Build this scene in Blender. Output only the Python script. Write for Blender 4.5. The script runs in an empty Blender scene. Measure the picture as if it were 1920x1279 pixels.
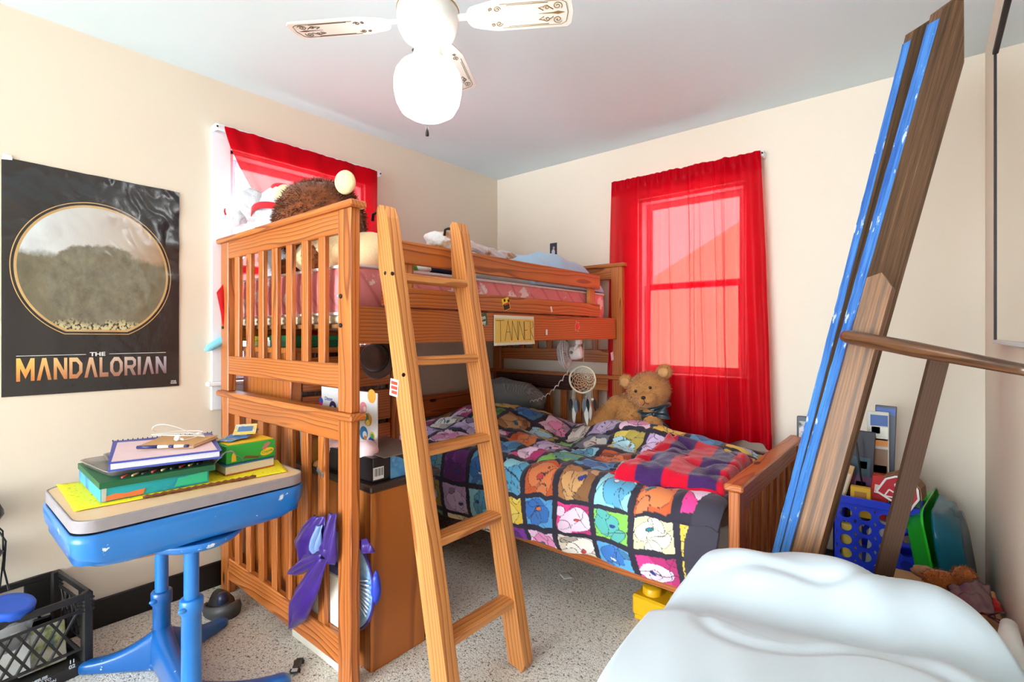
import bpy, math, random
import numpy as np
from mathutils import Vector, Matrix, noise as mnoise
random.seed(7)
C = bpy.context.scene.collection
PI = math.pi
# ---------------------------------------------------------------- camera geometry
FP, YAW, HY = 937.0, math.radians(39.76), 625.3
CAM = (2.6407, 0.0, 1.217)
H, W, D = 2.44, 2.833, 2.992          # ceiling height, room width, back wall
FWD = (-math.sin(YAW), math.cos(YAW)); RT = (math.cos(YAW), math.sin(YAW))
def at(px, py, x=None, y=None, z=None, d=None):
    """point of the place that the photograph shows at px,py on a given plane"""
    l = (px - 960) / FP
    r = (FWD[0] + l * RT[0], FWD[1] + l * RT[1], (HY - py) / FP)
    if x is not None: t = (x - CAM[0]) / r[0]
    elif y is not None: t = (y - CAM[1]) / r[1]
    elif z is not None: t = (z - CAM[2]) / r[2]
    else: t = d
    return Vector((CAM[0] + t * r[0], CAM[1] + t * r[1], CAM[2] + t * r[2]))
def lin(c):
    return tuple(((v / 255) / 12.92 if v <= 10 else ((v / 255 + .055) / 1.055) ** 2.4) for v in c)
def nz(x, y, z=0.0): return mnoise.noise(Vector((x, y, z)))

# ---------------------------------------------------------------- mesh builder
class MB:
    def __init__(s): s.v = []; s.f = []; s.mi = []; s.sm = []; s.g = []; s.col = []
    def add(s, verts, faces, mi=0, sm=False, grain=None, col=None):
        n = len(s.v)
        s.v += [tuple(v) for v in verts]
        s.g += grain if grain else [(0, 0, 0)] * len(verts)
        s.col += col if col else [(1, 1, 1)] * len(verts)
        for f in faces: s.f.append(tuple(i + n for i in f)); s.mi.append(mi); s.sm.append(sm)
    def box(s, c, size, R=None, b=.003, mi=0, ax=None):
        hx, hy, hz = [max(q / 2, 1e-4) for q in size]
        b = min(b, hx * .45, hy * .45, hz * .45)
        R = R or Matrix.Identity(3); c = Vector(c)
        if ax is None: ax = max(range(3), key=lambda k: size[k])
        o = (random.uniform(0, 20), random.uniform(.01, .06) * random.choice((-1, 1)), random.uniform(.015, .05) * random.choice((-1, 1)))
        V = []; G = []; idx = {}
        for sx in (-1, 1):
            for sy in (-1, 1):
                for sz in (-1, 1):
                    for k in range(3):
                        p = [sx * hx, sy * hy, sz * hz]
                        for j in range(3):
                            if j != k: p[j] -= (sx, sy, sz)[j] * b
                        idx[(sx, sy, sz, k)] = len(V)
                        V.append(c + R @ Vector(p))
                        q = [p[ax], p[(ax + 1) % 3], p[(ax + 2) % 3]]
                        G.append(tuple(q[j] + o[j] for j in range(3)))
        F = []
        def quad(a, bb, cc, dd, nrm):
            n = (V[bb] - V[a]).cross(V[cc] - V[a])
            F.append((a, bb, cc, dd) if n.dot(nrm) > 0 else (dd, cc, bb, a))
        for k in range(3):
            i, j = [q for q in range(3) if q != k]
            for sg in (-1, 1):
                ids = []
                for (a, e) in ((-1, -1), (1, -1), (1, 1), (-1, 1)):
                    t = [0, 0, 0]; t[k] = sg; t[i] = a; t[j] = e
                    ids.append(idx[(*t, k)])
                nv = Vector((0, 0, 0)); nv[k] = sg
                quad(*ids, R @ nv)
        for k in range(3):               # edges along axis k
            i, j = [q for q in range(3) if q != k]
            for a in (-1, 1):
                for e in (-1, 1):
                    t0 = [0, 0, 0]; t0[i] = a; t0[j] = e; t1 = list(t0); t0[k] = -1; t1[k] = 1
                    nv = Vector((0, 0, 0)); nv[i] = a; nv[j] = e
                    quad(idx[(*t0, i)], idx[(*t1, i)], idx[(*t1, j)], idx[(*t0, j)], R @ nv)
        for sx in (-1, 1):
            for sy in (-1, 1):
                for sz in (-1, 1):
                    a, bb, cc = [idx[(sx, sy, sz, k)] for k in range(3)]
                    n = (V[bb] - V[a]).cross(V[cc] - V[a])
                    F.append((a, bb, cc) if n.dot(R @ Vector((sx, sy, sz))) > 0 else (a, cc, bb))
        s.add(V, F, mi, False, G)
    def b2(s, lo, hi, b=.003, mi=0, ax=None):
        lo, hi = [min(p) for p in zip(lo, hi)], [max(p) for p in zip(lo, hi)]
        s.box([(a + e) / 2 for a, e in zip(lo, hi)], [e - a for a, e in zip(lo, hi)], None, b, mi, ax)
    def tube(s, pts, r, n=10, mi=0, closed=False, flat=1.0):
        pts = [Vector(p) for p in pts]; m = len(pts)
        V = []; G = []; F = []
        o = random.uniform(0, 9); up = None; L = 0
        for i, p in enumerate(pts):
            if closed: t = pts[(i + 1) % m] - pts[i - 1]
            else: t = pts[min(i + 1, m - 1)] - pts[max(i - 1, 0)]
            t = t.normalized() if t.length > 1e-9 else Vector((0, 0, 1))
            if up is None:
                up = Vector((0, 0, 1)) if abs(t.z) < .9 else Vector((1, 0, 0))
            sd = t.cross(up).normalized(); up = sd.cross(t).normalized()
            rr = r[i] if isinstance(r, (list, tuple)) else r
            if i: L += (p - pts[i - 1]).length
            for k in range(n):
                a = 2 * PI * k / n
                V.append(p + sd * math.cos(a) * rr + up * math.sin(a) * rr * flat)
                G.append((L + o, math.cos(a) * rr + .03, math.sin(a) * rr + .02))
        for i in range(m if closed else m - 1):
            for k in range(n):
                a = i * n + k; b = i * n + (k + 1) % n; e = ((i + 1) % m) * n
                F.append((a, b, e + (k + 1) % n, e + k))
        s.add(V, F, mi, True, G)
        if not closed:
            q = len(s.v) - m * n
            s.f.append(tuple(q + k for k in range(n - 1, -1, -1))); s.mi.append(mi); s.sm.append(False)
            s.f.append(tuple(q + (m - 1) * n + k for k in range(n))); s.mi.append(mi); s.sm.append(False)
    def lathe(s, prof, M=None, n=32, mi=0, sm=True):
        M = M or Matrix.Identity(4); V = []; F = []
        for (r, z) in prof:
            for k in range(n):
                a = 2 * PI * k / n
                V.append(M @ Vector((r * math.cos(a), r * math.sin(a), z)))
        for i in range(len(prof) - 1):
            for k in range(n):
                F.append((i * n + k, i * n + (k + 1) % n, (i + 1) * n + (k + 1) % n, (i + 1) * n + k))
        s.add(V, F, mi, sm)
    def ell(s, c, rad, R=None, nu=24, nv=14, mi=0, wob=0, seed=0):
        R = R or Matrix.Identity(3); c = Vector(c); V = []; F = []
        for j in range(nv + 1):
            t = PI * j / nv
            for i in range(nu):
                p = 2 * PI * i / nu
                d = Vector((math.sin(t) * math.cos(p), math.sin(t) * math.sin(p), math.cos(t)))
                w = 1 + wob * mnoise.noise(d * 2.3 + Vector((seed, seed * .7, 3)))
                V.append(c + R @ Vector((d.x * rad[0] * w, d.y * rad[1] * w, d.z * rad[2] * w)))
        for j in range(nv):
            for i in range(nu):
                F.append((j * nu + i, (j + 1) * nu + i, (j + 1) * nu + (i + 1) % nu, j * nu + (i + 1) % nu))
        s.add(V, F, mi, True)
    def prism(s, poly, t, M=None, mi=0):
        M = M or Matrix.Identity(4); n = len(poly)
        V = [M @ Vector((x, y, 0)) for x, y in poly] + [M @ Vector((x, y, t)) for x, y in poly]
        F = [tuple(range(n - 1, -1, -1)), tuple(range(n, 2 * n))]
        F += [(i, (i + 1) % n, n + (i + 1) % n, n + i) for i in range(n)]
        ps = [Vector((x, y, 0)) for x, y in poly]; o = random.uniform(0, 9)
        G = [(x + o, y + .04, .03) for x, y in poly] + [(x + o, y + .04, t + .03) for x, y in poly]
        s.add(V, F, mi, False, G)
    def loft(s, rings, mi=0, cap=True, sm=True):
        n = len(rings[0]); V = [p for r in rings for p in r]; F = []
        for i in range(len(rings) - 1):
            for k in range(n):
                F.append((i * n + k, i * n + (k + 1) % n, (i + 1) * n + (k + 1) % n, (i + 1) * n + k))
        s.add(V, F, mi, sm)
        if cap:
            q = len(s.v) - len(V)
            s.f.append(tuple(q + k for k in range(n - 1, -1, -1))); s.mi.append(mi); s.sm.append(False)
            s.f.append(tuple(q + (len(rings) - 1) * n + k for k in range(n))); s.mi.append(mi); s.sm.append(False)
    def grid(s, fn, nu, nv, mi=0, colfn=None):
        V = []; F = []; K = []; G = []
        for j in range(nv + 1):
            for i in range(nu + 1):
                u, v = i / nu, j / nv
                V.append(fn(u, v)); G.append((u, v, 0))
                if colfn: K.append(colfn(u, v))
        for j in range(nv):
            for i in range(nu):
                a = j * (nu + 1) + i
                F.append((a, a + 1, a + nu + 2, a + nu + 1))
        s.add(V, F, mi, True, G, K if colfn else None)
    def fur(s, c, rad, n, L, w, R=None, mi=0, down=.3, cond=None):
        R = R or Matrix.Identity(3); c = Vector(c)
        for q in range(n):
            d = Vector((random.gauss(0, 1), random.gauss(0, 1), random.gauss(0, 1))).normalized()
            p = c + R @ Vector((d.x * rad[0], d.y * rad[1], d.z * rad[2]))
            if cond and not cond(p): continue
            nr = (R @ Vector((d.x / rad[0], d.y / rad[1], d.z / rad[2]))).normalized()
            j = Vector((random.gauss(0, 1), random.gauss(0, 1), random.gauss(0, 1))) * .45 + Vector((0, 0, -down))
            t = (nr + j).normalized(); sd = t.cross(Vector((random.random(), random.random(), random.random()))).normalized() * w
            l = L * random.uniform(.6, 1.2); k = random.uniform(.55, 1.15)
            s.add([p - sd - nr * .003, p + sd - nr * .003, p + t * l], [(0, 1, 2)], mi, True, None, [(k, k, k)] * 3)
    def text(s, body, size, M, ext=.0006, off=0.0, mi=0, warp=None, align='CENTER', sx=1.0):
        cu = bpy.data.curves.new('lettering', 'FONT'); cu.body = body; cu.size = size; cu.extrude = ext; cu.offset = off
        cu.align_x = align; cu.align_y = 'CENTER'; cu.resolution_u = 3
        ob = bpy.data.objects.new('lettering', cu); C.objects.link(ob)
        me = ob.to_mesh()
        V = [M @ Vector((v.co.x * sx, v.co.y, v.co.z)) for v in me.vertices]
        if warp: V = [warp(v) for v in V]
        s.add(V, [tuple(p.vertices) for p in me.polygons], mi)
        ob.to_mesh_clear(); bpy.data.objects.remove(ob); bpy.data.curves.remove(cu)

ORIG = {}
def link(name, mb, mats, parent=None, origin=None):
    me = bpy.data.meshes.new(name)
    xs = np.array([tuple(v) for v in mb.v])
    if origin is None:
        lo, hi = xs.min(0), xs.max(0); origin = ((lo[0] + hi[0]) / 2, (lo[1] + hi[1]) / 2, lo[2])
    xs = xs - np.array(origin)
    me.from_pydata(xs.tolist(), [], mb.f)
    if not isinstance(mats, (list, tuple)): mats = [mats]
    for m in mats: me.materials.append(m)
    me.polygons.foreach_set('material_index', mb.mi)
    me.polygons.foreach_set('use_smooth', mb.sm)
    a = me.attributes.new('grain', 'FLOAT_VECTOR', 'POINT'); a.data.foreach_set('vector', np.array(mb.g, dtype=np.float32).ravel())
    k = me.attributes.new('tone', 'FLOAT_COLOR', 'POINT')
    cc = np.ones((len(mb.col), 4), dtype=np.float32); cc[:, :3] = np.array(mb.col, dtype=np.float32); k.data.foreach_set('color', cc.ravel())
    me.update()
    o = bpy.data.objects.new(name, me); C.objects.link(o)
    po = ORIG.get(parent.name, (0, 0, 0)) if parent else (0, 0, 0)
    o.location = [origin[i] - po[i] for i in range(3)]
    ORIG[o.name] = origin
    if parent: o.parent = parent
    return o
def thing(name, label, cat, loc, group=None):
    o = bpy.data.objects.new(name, None); C.objects.link(o); o.location = loc; o.empty_display_size = .1
    ORIG[o.name] = tuple(loc); o['label'] = label; o['category'] = cat
    if group: o['group'] = group
    return o
def part(name, mb, mats, parent, label=None):
    o = link(name, mb, mats, parent)
    if label: o['label'] = label
    return o
def solo(name, mb, mats, label, cat, group=None):
    o = link(name, mb, mats); o['label'] = label; o['category'] = cat
    if group: o['group'] = group
    return o
def struct(name, mb, mats, parent=None):
    o = link(name, mb, mats, parent)
    if not parent: o['kind'] = 'structure'
    return o
def solidify(o, t, off=-1):
    m = o.modifiers.new('thick', 'SOLIDIFY'); m.thickness = t; m.offset = off
def subsurf(o, n=1):
    m = o.modifiers.new('smooth', 'SUBSURF'); m.levels = n; m.render_levels = n
def rotz(a): return Matrix.Rotation(a, 3, 'Z')
def frame(o, ex, ey):
    """4x4 matrix with origin o and axes ex, ey (world)"""
    ex = Vector(ex).normalized(); ey = Vector(ey).normalized(); ez = ex.cross(ey)
    return Matrix(((ex.x, ey.x, ez.x, o[0]), (ex.y, ey.y, ez.y, o[1]), (ex.z, ey.z, ez.z, o[2]), (0, 0, 0, 1)))

# ---------------------------------------------------------------- materials
class NT:
    def __init__(s, name):
        s.m = bpy.data.materials.new(name); s.m.use_nodes = True; s.t = s.m.node_tree; s.t.nodes.clear()
        s.out = s.t.nodes.new('ShaderNodeOutputMaterial')
    def n(s, typ, props=None, **inp):
        nd = s.t.nodes.new('ShaderNode' + typ)
        for k, v in (props or {}).items(): setattr(nd, k, v)
        for k, v in inp.items(): s.set(nd, k.replace('_', ' '), v)
        return nd
    def set(s, nd, k, v):
        sock = nd.inputs[int(k)] if k.isdigit() else nd.inputs[k]
        if isinstance(v, bpy.types.NodeSocket): s.t.links.new(v, sock)
        elif isinstance(v, bpy.types.Node): s.t.links.new(v.outputs[0], sock)
        else:
            if sock.type == 'RGBA' and len(v) == 3: v = (*v, 1)
            sock.default_value = v
    def math(s, op, a, b=0.0, c=0.0):
        nd = s.n('Math', dict(operation=op)); s.set(nd, '0', a); s.set(nd, '1', b)
        if op in ('MULTIPLY_ADD', 'SMOOTH_MIN'): s.set(nd, '2', c)
        return nd.outputs[0]
    def mix(s, f, a, b, mode='MIX'):
        nd = s.n('Mix', dict(data_type='RGBA', blend_type=mode))
        for k, v in ((0, f), (6, a), (7, b)):
            if isinstance(v, bpy.types.NodeSocket): s.t.links.new(v, nd.inputs[k])
            elif isinstance(v, bpy.types.Node): s.t.links.new(v.outputs[0], nd.inputs[k])
            else: nd.inputs[k].default_value = v if not isinstance(v, tuple) else ((*v, 1) if len(v) == 3 else v)
        return nd.outputs[2]
    def ramp(s, f, stops, interp='LINEAR'):
        nd = s.n('ValToRGB'); cr = nd.color_ramp; cr.interpolation = interp
        while len(cr.elements) < len(stops): cr.elements.new(.5)
        for e, (p, c) in zip(cr.elements, stops):
            e.position = p; e.color = (*c, 1) if len(c) == 3 else c
        s.set(nd, 'Fac', f); return nd.outputs[0]
    def coord(s, kind='Object', scale=(1, 1, 1), loc=(0, 0, 0), rot=(0, 0, 0)):
        tc = s.n('TexCoord'); mp = s.n('Mapping'); s.t.links.new(tc.outputs[kind], mp.inputs[0])
        mp.inputs['Scale'].default_value = scale; mp.inputs['Location'].default_value = loc; mp.inputs['Rotation'].default_value = rot
        return mp.outputs[0]
    def attr(s, name, scale=None):
        a = s.n('Attribute', dict(attribute_name=name))
        o = a.outputs['Vector' if name == 'grain' else 'Color']
        if scale:
            mp = s.n('Mapping'); s.t.links.new(o, mp.inputs[0]); mp.inputs['Scale'].default_value = scale; o = mp.outputs[0]
        return o
    def noise(s, vec, scale, detail=3, rough=.55, dist=0.0):
        nd = s.n('TexNoise'); s.set(nd, 'Vector', vec)
        nd.inputs['Scale'].default_value = scale; nd.inputs['Detail'].default_value = detail
        nd.inputs['Roughness'].default_value = rough; nd.inputs['Distortion'].default_value = dist
        return nd.outputs[0]
    def bump(s, h, strength=.3, dist=.01):
        nd = s.n('Bump'); s.set(nd, 'Height', h); nd.inputs['Strength'].default_value = strength; nd.inputs['Distance'].default_value = dist
        return nd.outputs[0]
    def bsdf(s, col, rough=.5, bump=None, metal=0.0, spec=.5, sheen=0.0, coat=0.0, trans=0.0, alpha=1.0, emis=None, es=0.0):
        p = s.n('BsdfPrincipled')
        s.set(p, 'Base Color', col); s.set(p, 'Roughness', rough); p.inputs['Metallic'].default_value = metal
        p.inputs['Specular IOR Level'].default_value = spec
        if sheen: p.inputs['Sheen Weight'].default_value = sheen; p.inputs['Sheen Roughness'].default_value = .4
        if coat: p.inputs['Coat Weight'].default_value = coat; p.inputs['Coat Roughness'].default_value = .15
        if trans: p.inputs['Transmission Weight'].default_value = trans
        if alpha != 1.0: s.set(p, 'Alpha', alpha)
        if emis: s.set(p, 'Emission Color', emis); p.inputs['Emission Strength'].default_value = es
        if bump is not None: s.set(p, 'Normal', bump)
        return p
    def done(s, sh):
        s.t.links.new(sh.outputs[0], s.out.inputs[0]); return s.m

def plain(name, c, rough=.5, var=.08, scale=25, bump=0.0, metal=0.0, sheen=0.0, coat=0.0, spec=.5, trans=0.0, alpha=1.0):
    t = NT(name); c = lin(c); v = t.coord()
    f = t.noise(v, scale, 4)
    col = t.mix(f, tuple(x * (1 - var) for x in c), tuple(min(1, x * (1 + var)) for x in c))
    b = t.bump(f, bump, .004) if bump else None
    return t.done(t.bsdf(col, rough, b, metal, spec, sheen, coat, trans, alpha))
def wood(name, light, mid, dark, ring=26, rough=.42, coat=.15, gl=.1, knots=True, streak=False):
    t = NT(name)
    g = t.attr('grain', (gl, 1, 1))
    wob = t.noise(t.attr('grain', (1.6, 6, 6)), 1.0, 2)
    gg = t.n('VectorMath', dict(operation='ADD'))
    sc = t.n('VectorMath', dict(operation='SCALE')); 
    nv = t.n('TexNoise'); t.set(nv, 'Vector', t.attr('grain', (1.3, 4, 4))); nv.inputs['Scale'].default_value = 1; nv.inputs['Detail'].default_value = 2
    sub = t.n('VectorMath', dict(operation='SUBTRACT')); t.t.links.new(nv.outputs[1], sub.inputs[0]); sub.inputs[1].default_value = (.5, .5, .5)
    t.t.links.new(sub.outputs[0], sc.inputs[0]); sc.inputs['Scale'].default_value = .055
    t.t.links.new(g, gg.inputs[0]); t.t.links.new(sc.outputs[0], gg.inputs[1])
    w = t.n('TexWave', dict(wave_type='RINGS', rings_direction='X', wave_profile='SAW'))
    t.set(w, 'Vector', gg); w.inputs['Scale'].default_value = ring; w.inputs['Distortion'].default_value = .6; w.inputs['Detail'].default_value = 1; w.inputs['Detail Scale'].default_value = 1.5
    fine = t.noise(t.attr('grain', (4, 240, 240)), 1, 3)
    col = t.ramp(w.outputs[1], [(0, lin(light)), (.40, lin(mid)), (.62, lin(mid)), (.82, lin(dark)), (.90, lin(dark)), (.95, lin(mid)), (1, lin(light))])
    col = t.mix(t.math('MULTIPLY', fine, .35), col, lin(mid))
    col = t.mix(t.math('MULTIPLY', wob, .35), col, t.mix(.5, lin(dark), lin(mid)))
    if knots:
        vo = t.n('TexVoronoi'); t.set(vo, 'Vector', t.attr('grain', (1.7, 4.5, 4.5))); vo.inputs['Scale'].default_value = 1.35
        k = t.ramp(vo.outputs[0], [(0, (1, 1, 1)), (.055, (1, 1, 1)), (.085, (0, 0, 0))])
        col = t.mix(k, col, lin(tuple(q * .45 for q in dark)))
    if streak:
        st_ = t.noise(t.attr('grain', (2.2, 70, 70)), 1, 4, .7)
        col = t.mix(t.ramp(st_, [(.35, (1, 1, 1)), (.55, (0, 0, 0))]), col, lin(tuple(q * .62 for q in mid)))
        col = t.mix(t.ramp(st_, [(.62, (0, 0, 0)), (.75, (.6, .6, .6))]), col, lin(tuple(min(255, q * 1.35) for q in light)))
    b = t.bump(fine, .12, .002)
    return t.done(t.bsdf(col, rough, b, coat=coat))

def m_wall():
    t = NT('painted_wall'); v = t.coord()
    f = t.noise(v, 1.2, 4); g = t.noise(v, 160, 2)
    col = t.mix(f, lin((224, 208, 188)), lin((230, 216, 198)))
    return t.done(t.bsdf(col, .62, t.bump(g, .06, .002), spec=.3))
def m_ceiling():
    t = NT('painted_ceiling'); v = t.coord()
    f = t.noise(v, 1.5, 5)
    col = t.mix(f, lin((222, 238, 243)), lin((228, 242, 247)))
    return t.done(t.bsdf(col, .8, t.bump(t.noise(v, 120, 2), .05, .002), spec=.2))
def m_carpet():
    t = NT('berber_carpet'); v = t.coord()
    a = t.noise(v, 210, 2, .6); b = t.noise(v, 3.0, 3); c = t.noise(t.coord(scale=(1, 1, 1)), 95, 3, .7)
    col = t.ramp(a, [(.28, lin((128, 108, 92))), (.43, lin((234, 222, 208))), (.6, lin((248, 240, 230))), (.8, lin((250, 244, 235)))])
    col = t.mix(t.ramp(c, [(.355, (1, 1, 1)), (.42, (0, 0, 0))]), col, lin((112, 94, 78)))
    col = t.mix(t.math('MULTIPLY', b, .15), col, lin((196, 182, 166)))
    return t.done(t.bsdf(col, .95, t.bump(t.math('ADD', a, c), .55, .010), spec=.1))
def m_curtain():
    t = NT('red_satin'); v = t.coord()
    f = t.noise(v, 9, 3)
    col = t.mix(f, lin((172, 0, 18)), lin((202, 0, 24)))
    p = t.bsdf(col, .36, t.bump(t.noise(v, 22, 3), .12, .01), spec=.07, sheen=.03)
    tl = t.n('BsdfTranslucent', Color=lin((255, 25, 45))); tr = t.n('BsdfTransparent', Color=lin((255, 148, 138)))
    lw = t.n('LayerWeight'); lw.inputs[0].default_value = .25
    m1 = t.n('MixShader'); m1.inputs[0].default_value = .08; t.t.links.new(p.outputs[0], m1.inputs[1]); t.t.links.new(tl.outputs[0], m1.inputs[2])
    m2 = t.n('MixShader'); t.t.links.new(t.ramp(lw.outputs[1], [(0, (.20, .20, .20)), (.22, (.165, .165, .165)), (.5, (.035, .035, .035)), (.7, (.0, .0, .0))]), m2.inputs[0]); t.t.links.new(m1.outputs[0], m2.inputs[1]); t.t.links.new(tr.outputs[0], m2.inputs[2])
    return t.done(m2)
def m_mattress():
    t = NT('pink_damask'); v = t.coord()
    vo = t.n('TexVoronoi', dict(feature='F1')); t.set(vo, 'Vector', t.coord(scale=(8, 8, 8))); vo.inputs['Scale'].default_value = 1
    pet = t.noise(v, 55, 3, .7)
    fl = t.math('ADD', vo.outputs[0], t.math('MULTIPLY', pet, .62))
    mask = t.ramp(fl, [(.56, (1, 1, 1)), (.62, (0, 0, 0))])
    ln = t.n('TexWave', dict(wave_type='BANDS', bands_direction='DIAGONAL')); t.set(ln, 'Vector', v); ln.inputs['Scale'].default_value = 5; ln.inputs['Distortion'].default_value = 2.5
    col = t.mix(mask, lin((232, 138, 142)), lin((250, 230, 228)))
    q = t.ramp(ln.outputs[1], [(0, (0, 0, 0)), (.1, (1, 1, 1))])
    col = t.mix(t.ramp(q, [(0, (.5, .5, .5)), (1, (0, 0, 0))]), col, lin((190, 88, 98)))
    return t.done(t.bsdf(col, .55, t.bump(ln.outputs[1], .5, .01), sheen=.2))
def m_tone(name, rough=.75, sheen=.2, bscale=60, bs=.15, mult=None, coat=0):
    t = NT(name); c = t.attr('tone'); n = t.noise(t.coord(), bscale, 3)
    if mult: c = t.mix(1.0, c, lin(mult), 'MULTIPLY')
    return t.done(t.bsdf(c, rough, t.bump(n, bs, .004), sheen=sheen, coat=coat))
def m_fur(name, c, rough=.9, var=.25, scale=14):
    t = NT(name); v = t.coord(); f = t.noise(v, scale, 4)
    c = lin(c)
    col = t.mix(f, tuple(q * (1 - var) for q in c), tuple(min(1, q * (1 + var)) for q in c))
    col = t.mix(1.0, col, t.attr('tone'), 'MULTIPLY')
    return t.done(t.bsdf(col, rough, t.bump(t.noise(v, 120, 3), .5, .006), sheen=.35, spec=.15))
def m_bluepaint(name='chipped_blue_paint', c=(26, 120, 206)):
    t = NT(name); v = t.coord()
    f = t.noise(v, 6, 3); chip = t.noise(v, 17, 5, .68); deep = t.noise(t.coord(loc=(3, 1, 2)), 11, 3)
    c = lin(c); col = t.mix(f, tuple(q * .82 for q in c), tuple(q * 1.12 for q in c))
    mk = t.math('MULTIPLY', t.ramp(chip, [(.63, (0, 0, 0)), (.645, (1, 1, 1))]), t.ramp(deep, [(.50, (0, 0, 0)), (.54, (1, 1, 1))]))
    col = t.mix(mk, col, lin((225, 235, 240)))
    return t.done(t.bsdf(col, .3, t.bump(mk, .3, .002), coat=.4))
def m_oldblue():
    t = NT('flaking_blue_paint')
    f = t.noise(t.attr('grain', (3, 60, 60)), 1, 4, .7); g = t.noise(t.attr('grain', (14, 40, 40)), 1, 4)
    col = t.mix(t.ramp(f, [(.32, (0, 0, 0)), (.68, (1, 1, 1))]), lin((14, 74, 158)), lin((84, 150, 222)))
    col = t.mix(t.ramp(g, [(.62, (0, 0, 0)), (.66, (1, 1, 1))]), col, lin((205, 218, 232)))
    return t.done(t.bsdf(col, .55, t.bump(f, .5, .004)))
def m_stripe():
    t = NT('striped_knit'); a = t.attr('tone'); v = t.coord()
    return t.done(t.bsdf(a, .95, t.bump(t.noise(v, 170, 3), .6, .006), sheen=.5, spec=.1))
def m_blotch(name, c1, c2, c3, scale=5):
    t = NT(name); v = t.coord(); f = t.noise(v, scale, 4, .55)
    col = t.ramp(f, [(.3, lin(c3)), (.42, lin(c2)), (.52, lin(c1)), (.8, lin(c1))])
    return t.done(t.bsdf(col, .9, t.bump(t.noise(v, 90, 3), .3, .005), sheen=.3))
def m_glass(name='window_glass'):
    t = NT(name); tr = t.n('BsdfTransparent', Color=(.95, .97, 1)); g = t.n('BsdfGlossy', Roughness=.02)
    m = t.n('MixShader'); m.inputs[0].default_value = .05; t.t.links.new(tr.outputs[0], m.inputs[1]); t.t.links.new(g.outputs[0], m.inputs[2])
    return t.done(m)
def m_clear(name, c, a, rough=.12):
    t = NT(name); tr = t.n('BsdfTransparent', Color=lin(c)); p = t.bsdf(lin(c), rough, spec=.6)
    m = t.n('MixShader'); m.inputs[0].default_value = a; t.t.links.new(tr.outputs[0], m.inputs[1]); t.t.links.new(p.outputs[0], m.inputs[2])
    return t.done(m)
def m_emit(name, c, s):
    t = NT(name); f = t.noise(t.coord(), 3, 1)
    e = t.n('Emission', Strength=s); t.set(e, 'Color', t.mix(f, c, tuple(q * .97 for q in c)))
    return t.done(e)

PINE = wood('varnished_pine', (206, 124, 56), (186, 102, 42), (112, 52, 18))
PINE_L = wood('ladder_pine', (224, 158, 92), (210, 136, 72), (152, 82, 36))
PINE_B = wood('honey_pine', (210, 122, 56), (192, 102, 42), (128, 58, 20))
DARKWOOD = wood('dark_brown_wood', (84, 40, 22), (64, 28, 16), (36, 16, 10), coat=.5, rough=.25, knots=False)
VENEER = wood('walnut_veneer', (200, 120, 46), (182, 102, 36), (142, 74, 24), ring=9, coat=.2, knots=False)
OLDWOOD = wood('weathered_wood', (134, 100, 70), (116, 84, 57), (88, 60, 40), ring=50, rough=.75, coat=0, streak=True, knots=False)
BROWNWOOD = wood('worn_brown_wood', (160, 110, 62), (142, 92, 50), (112, 70, 38), ring=40, rough=.5, coat=.1, streak=True)
UMBER = wood('dark_bracket_wood', (92, 64, 48), (82, 56, 42), (66, 44, 32), ring=40, rough=.5, coat=.15, knots=False)
WALL = m_wall(); CEIL = m_ceiling(); CARPET = m_carpet(); CURT = m_curtain(); MATT = m_mattress()
TRIM = plain('white_gloss_paint', (236, 238, 244), .35, .03)
ROD = wood('polished_rod_wood', (128, 84, 52), (104, 66, 40), (66, 40, 24), ring=30, rough=.3, coat=.4, streak=True, knots=False)
BLACKBASE = plain('black_paint', (16, 14, 14), .4, .2)
STEEL = plain('steel', (170, 168, 165), .3, .1, metal=.9)
DARKMETAL = plain('dark_metal', (48, 42, 40), .4, .2, metal=.6)
BLUEPAINT = m_bluepaint(); OLDBLUE = m_oldblue()
BLACKPL = plain('black_plastic', (34, 31, 30), .42, .25, 18)
GLASS = m_glass()
def P(name, c, rough=.5, **k): return plain(name, c, rough, **k)

# ================================================================ THE ROOM
YN = -5.0                                    # open near end behind the camera, room lengthened to even out the light
mb = MB(); mb.b2((0, YN, -.06), (W, D, 0), b=0); struct('floor', mb, CARPET)
mb = MB(); mb.b2((-.1, YN, H), (W + .1, D + .1, H + .08), b=0); struct('ceiling', mb, CEIL)
wy0, wy1, wz0, wz1 = 1.0, 1.76, .985, 2.12    # opening of the left window
mb = MB()
for lo, hi in (((-.1, YN, -.06), (0, wy0, H)), ((-.1, wy1, -.06), (0, D + .1, H)), ((-.1, wy0, -.06), (0, wy1, wz0)), ((-.1, wy0, wz1), (0, wy1, H))):
    mb.b2(lo, hi, b=0)
struct('wall_left', mb, WALL)
vx0, vx1, vz0, vz1 = 1.215, 1.86, .97, 2.07   # opening of the back window
mb = MB()
for lo, hi in (((0, D, -.06), (vx0, D + .1, H)), ((vx1, D, -.06), (W + .1, D + .1, H)), ((vx0, D, -.06), (vx1, D + .1, vz0)), ((vx0, D, vz1), (vx1, D + .1, H))):
    mb.b2(lo, hi, b=0)
struct('wall_back', mb, WALL)
mb = MB(); mb.b2((W, YN, -.06), (W + .1, D, H), b=0); struct('wall_right', mb, WALL)
mb = MB(); mb.b2((0, YN, 0), (.014, D, .118), b=.004); struct('baseboard_left', mb, BLACKBASE)
mb = MB(); mb.b2((.014, D - .014, 0), (W - .014, D, .118), b=.004); struct('baseboard_back', mb, BLACKBASE)
mb = MB(); mb.b2((W - .014, 1.0, 0), (W, D, .118), b=.004); struct('baseboard_right', mb, BLACKBASE)

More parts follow.
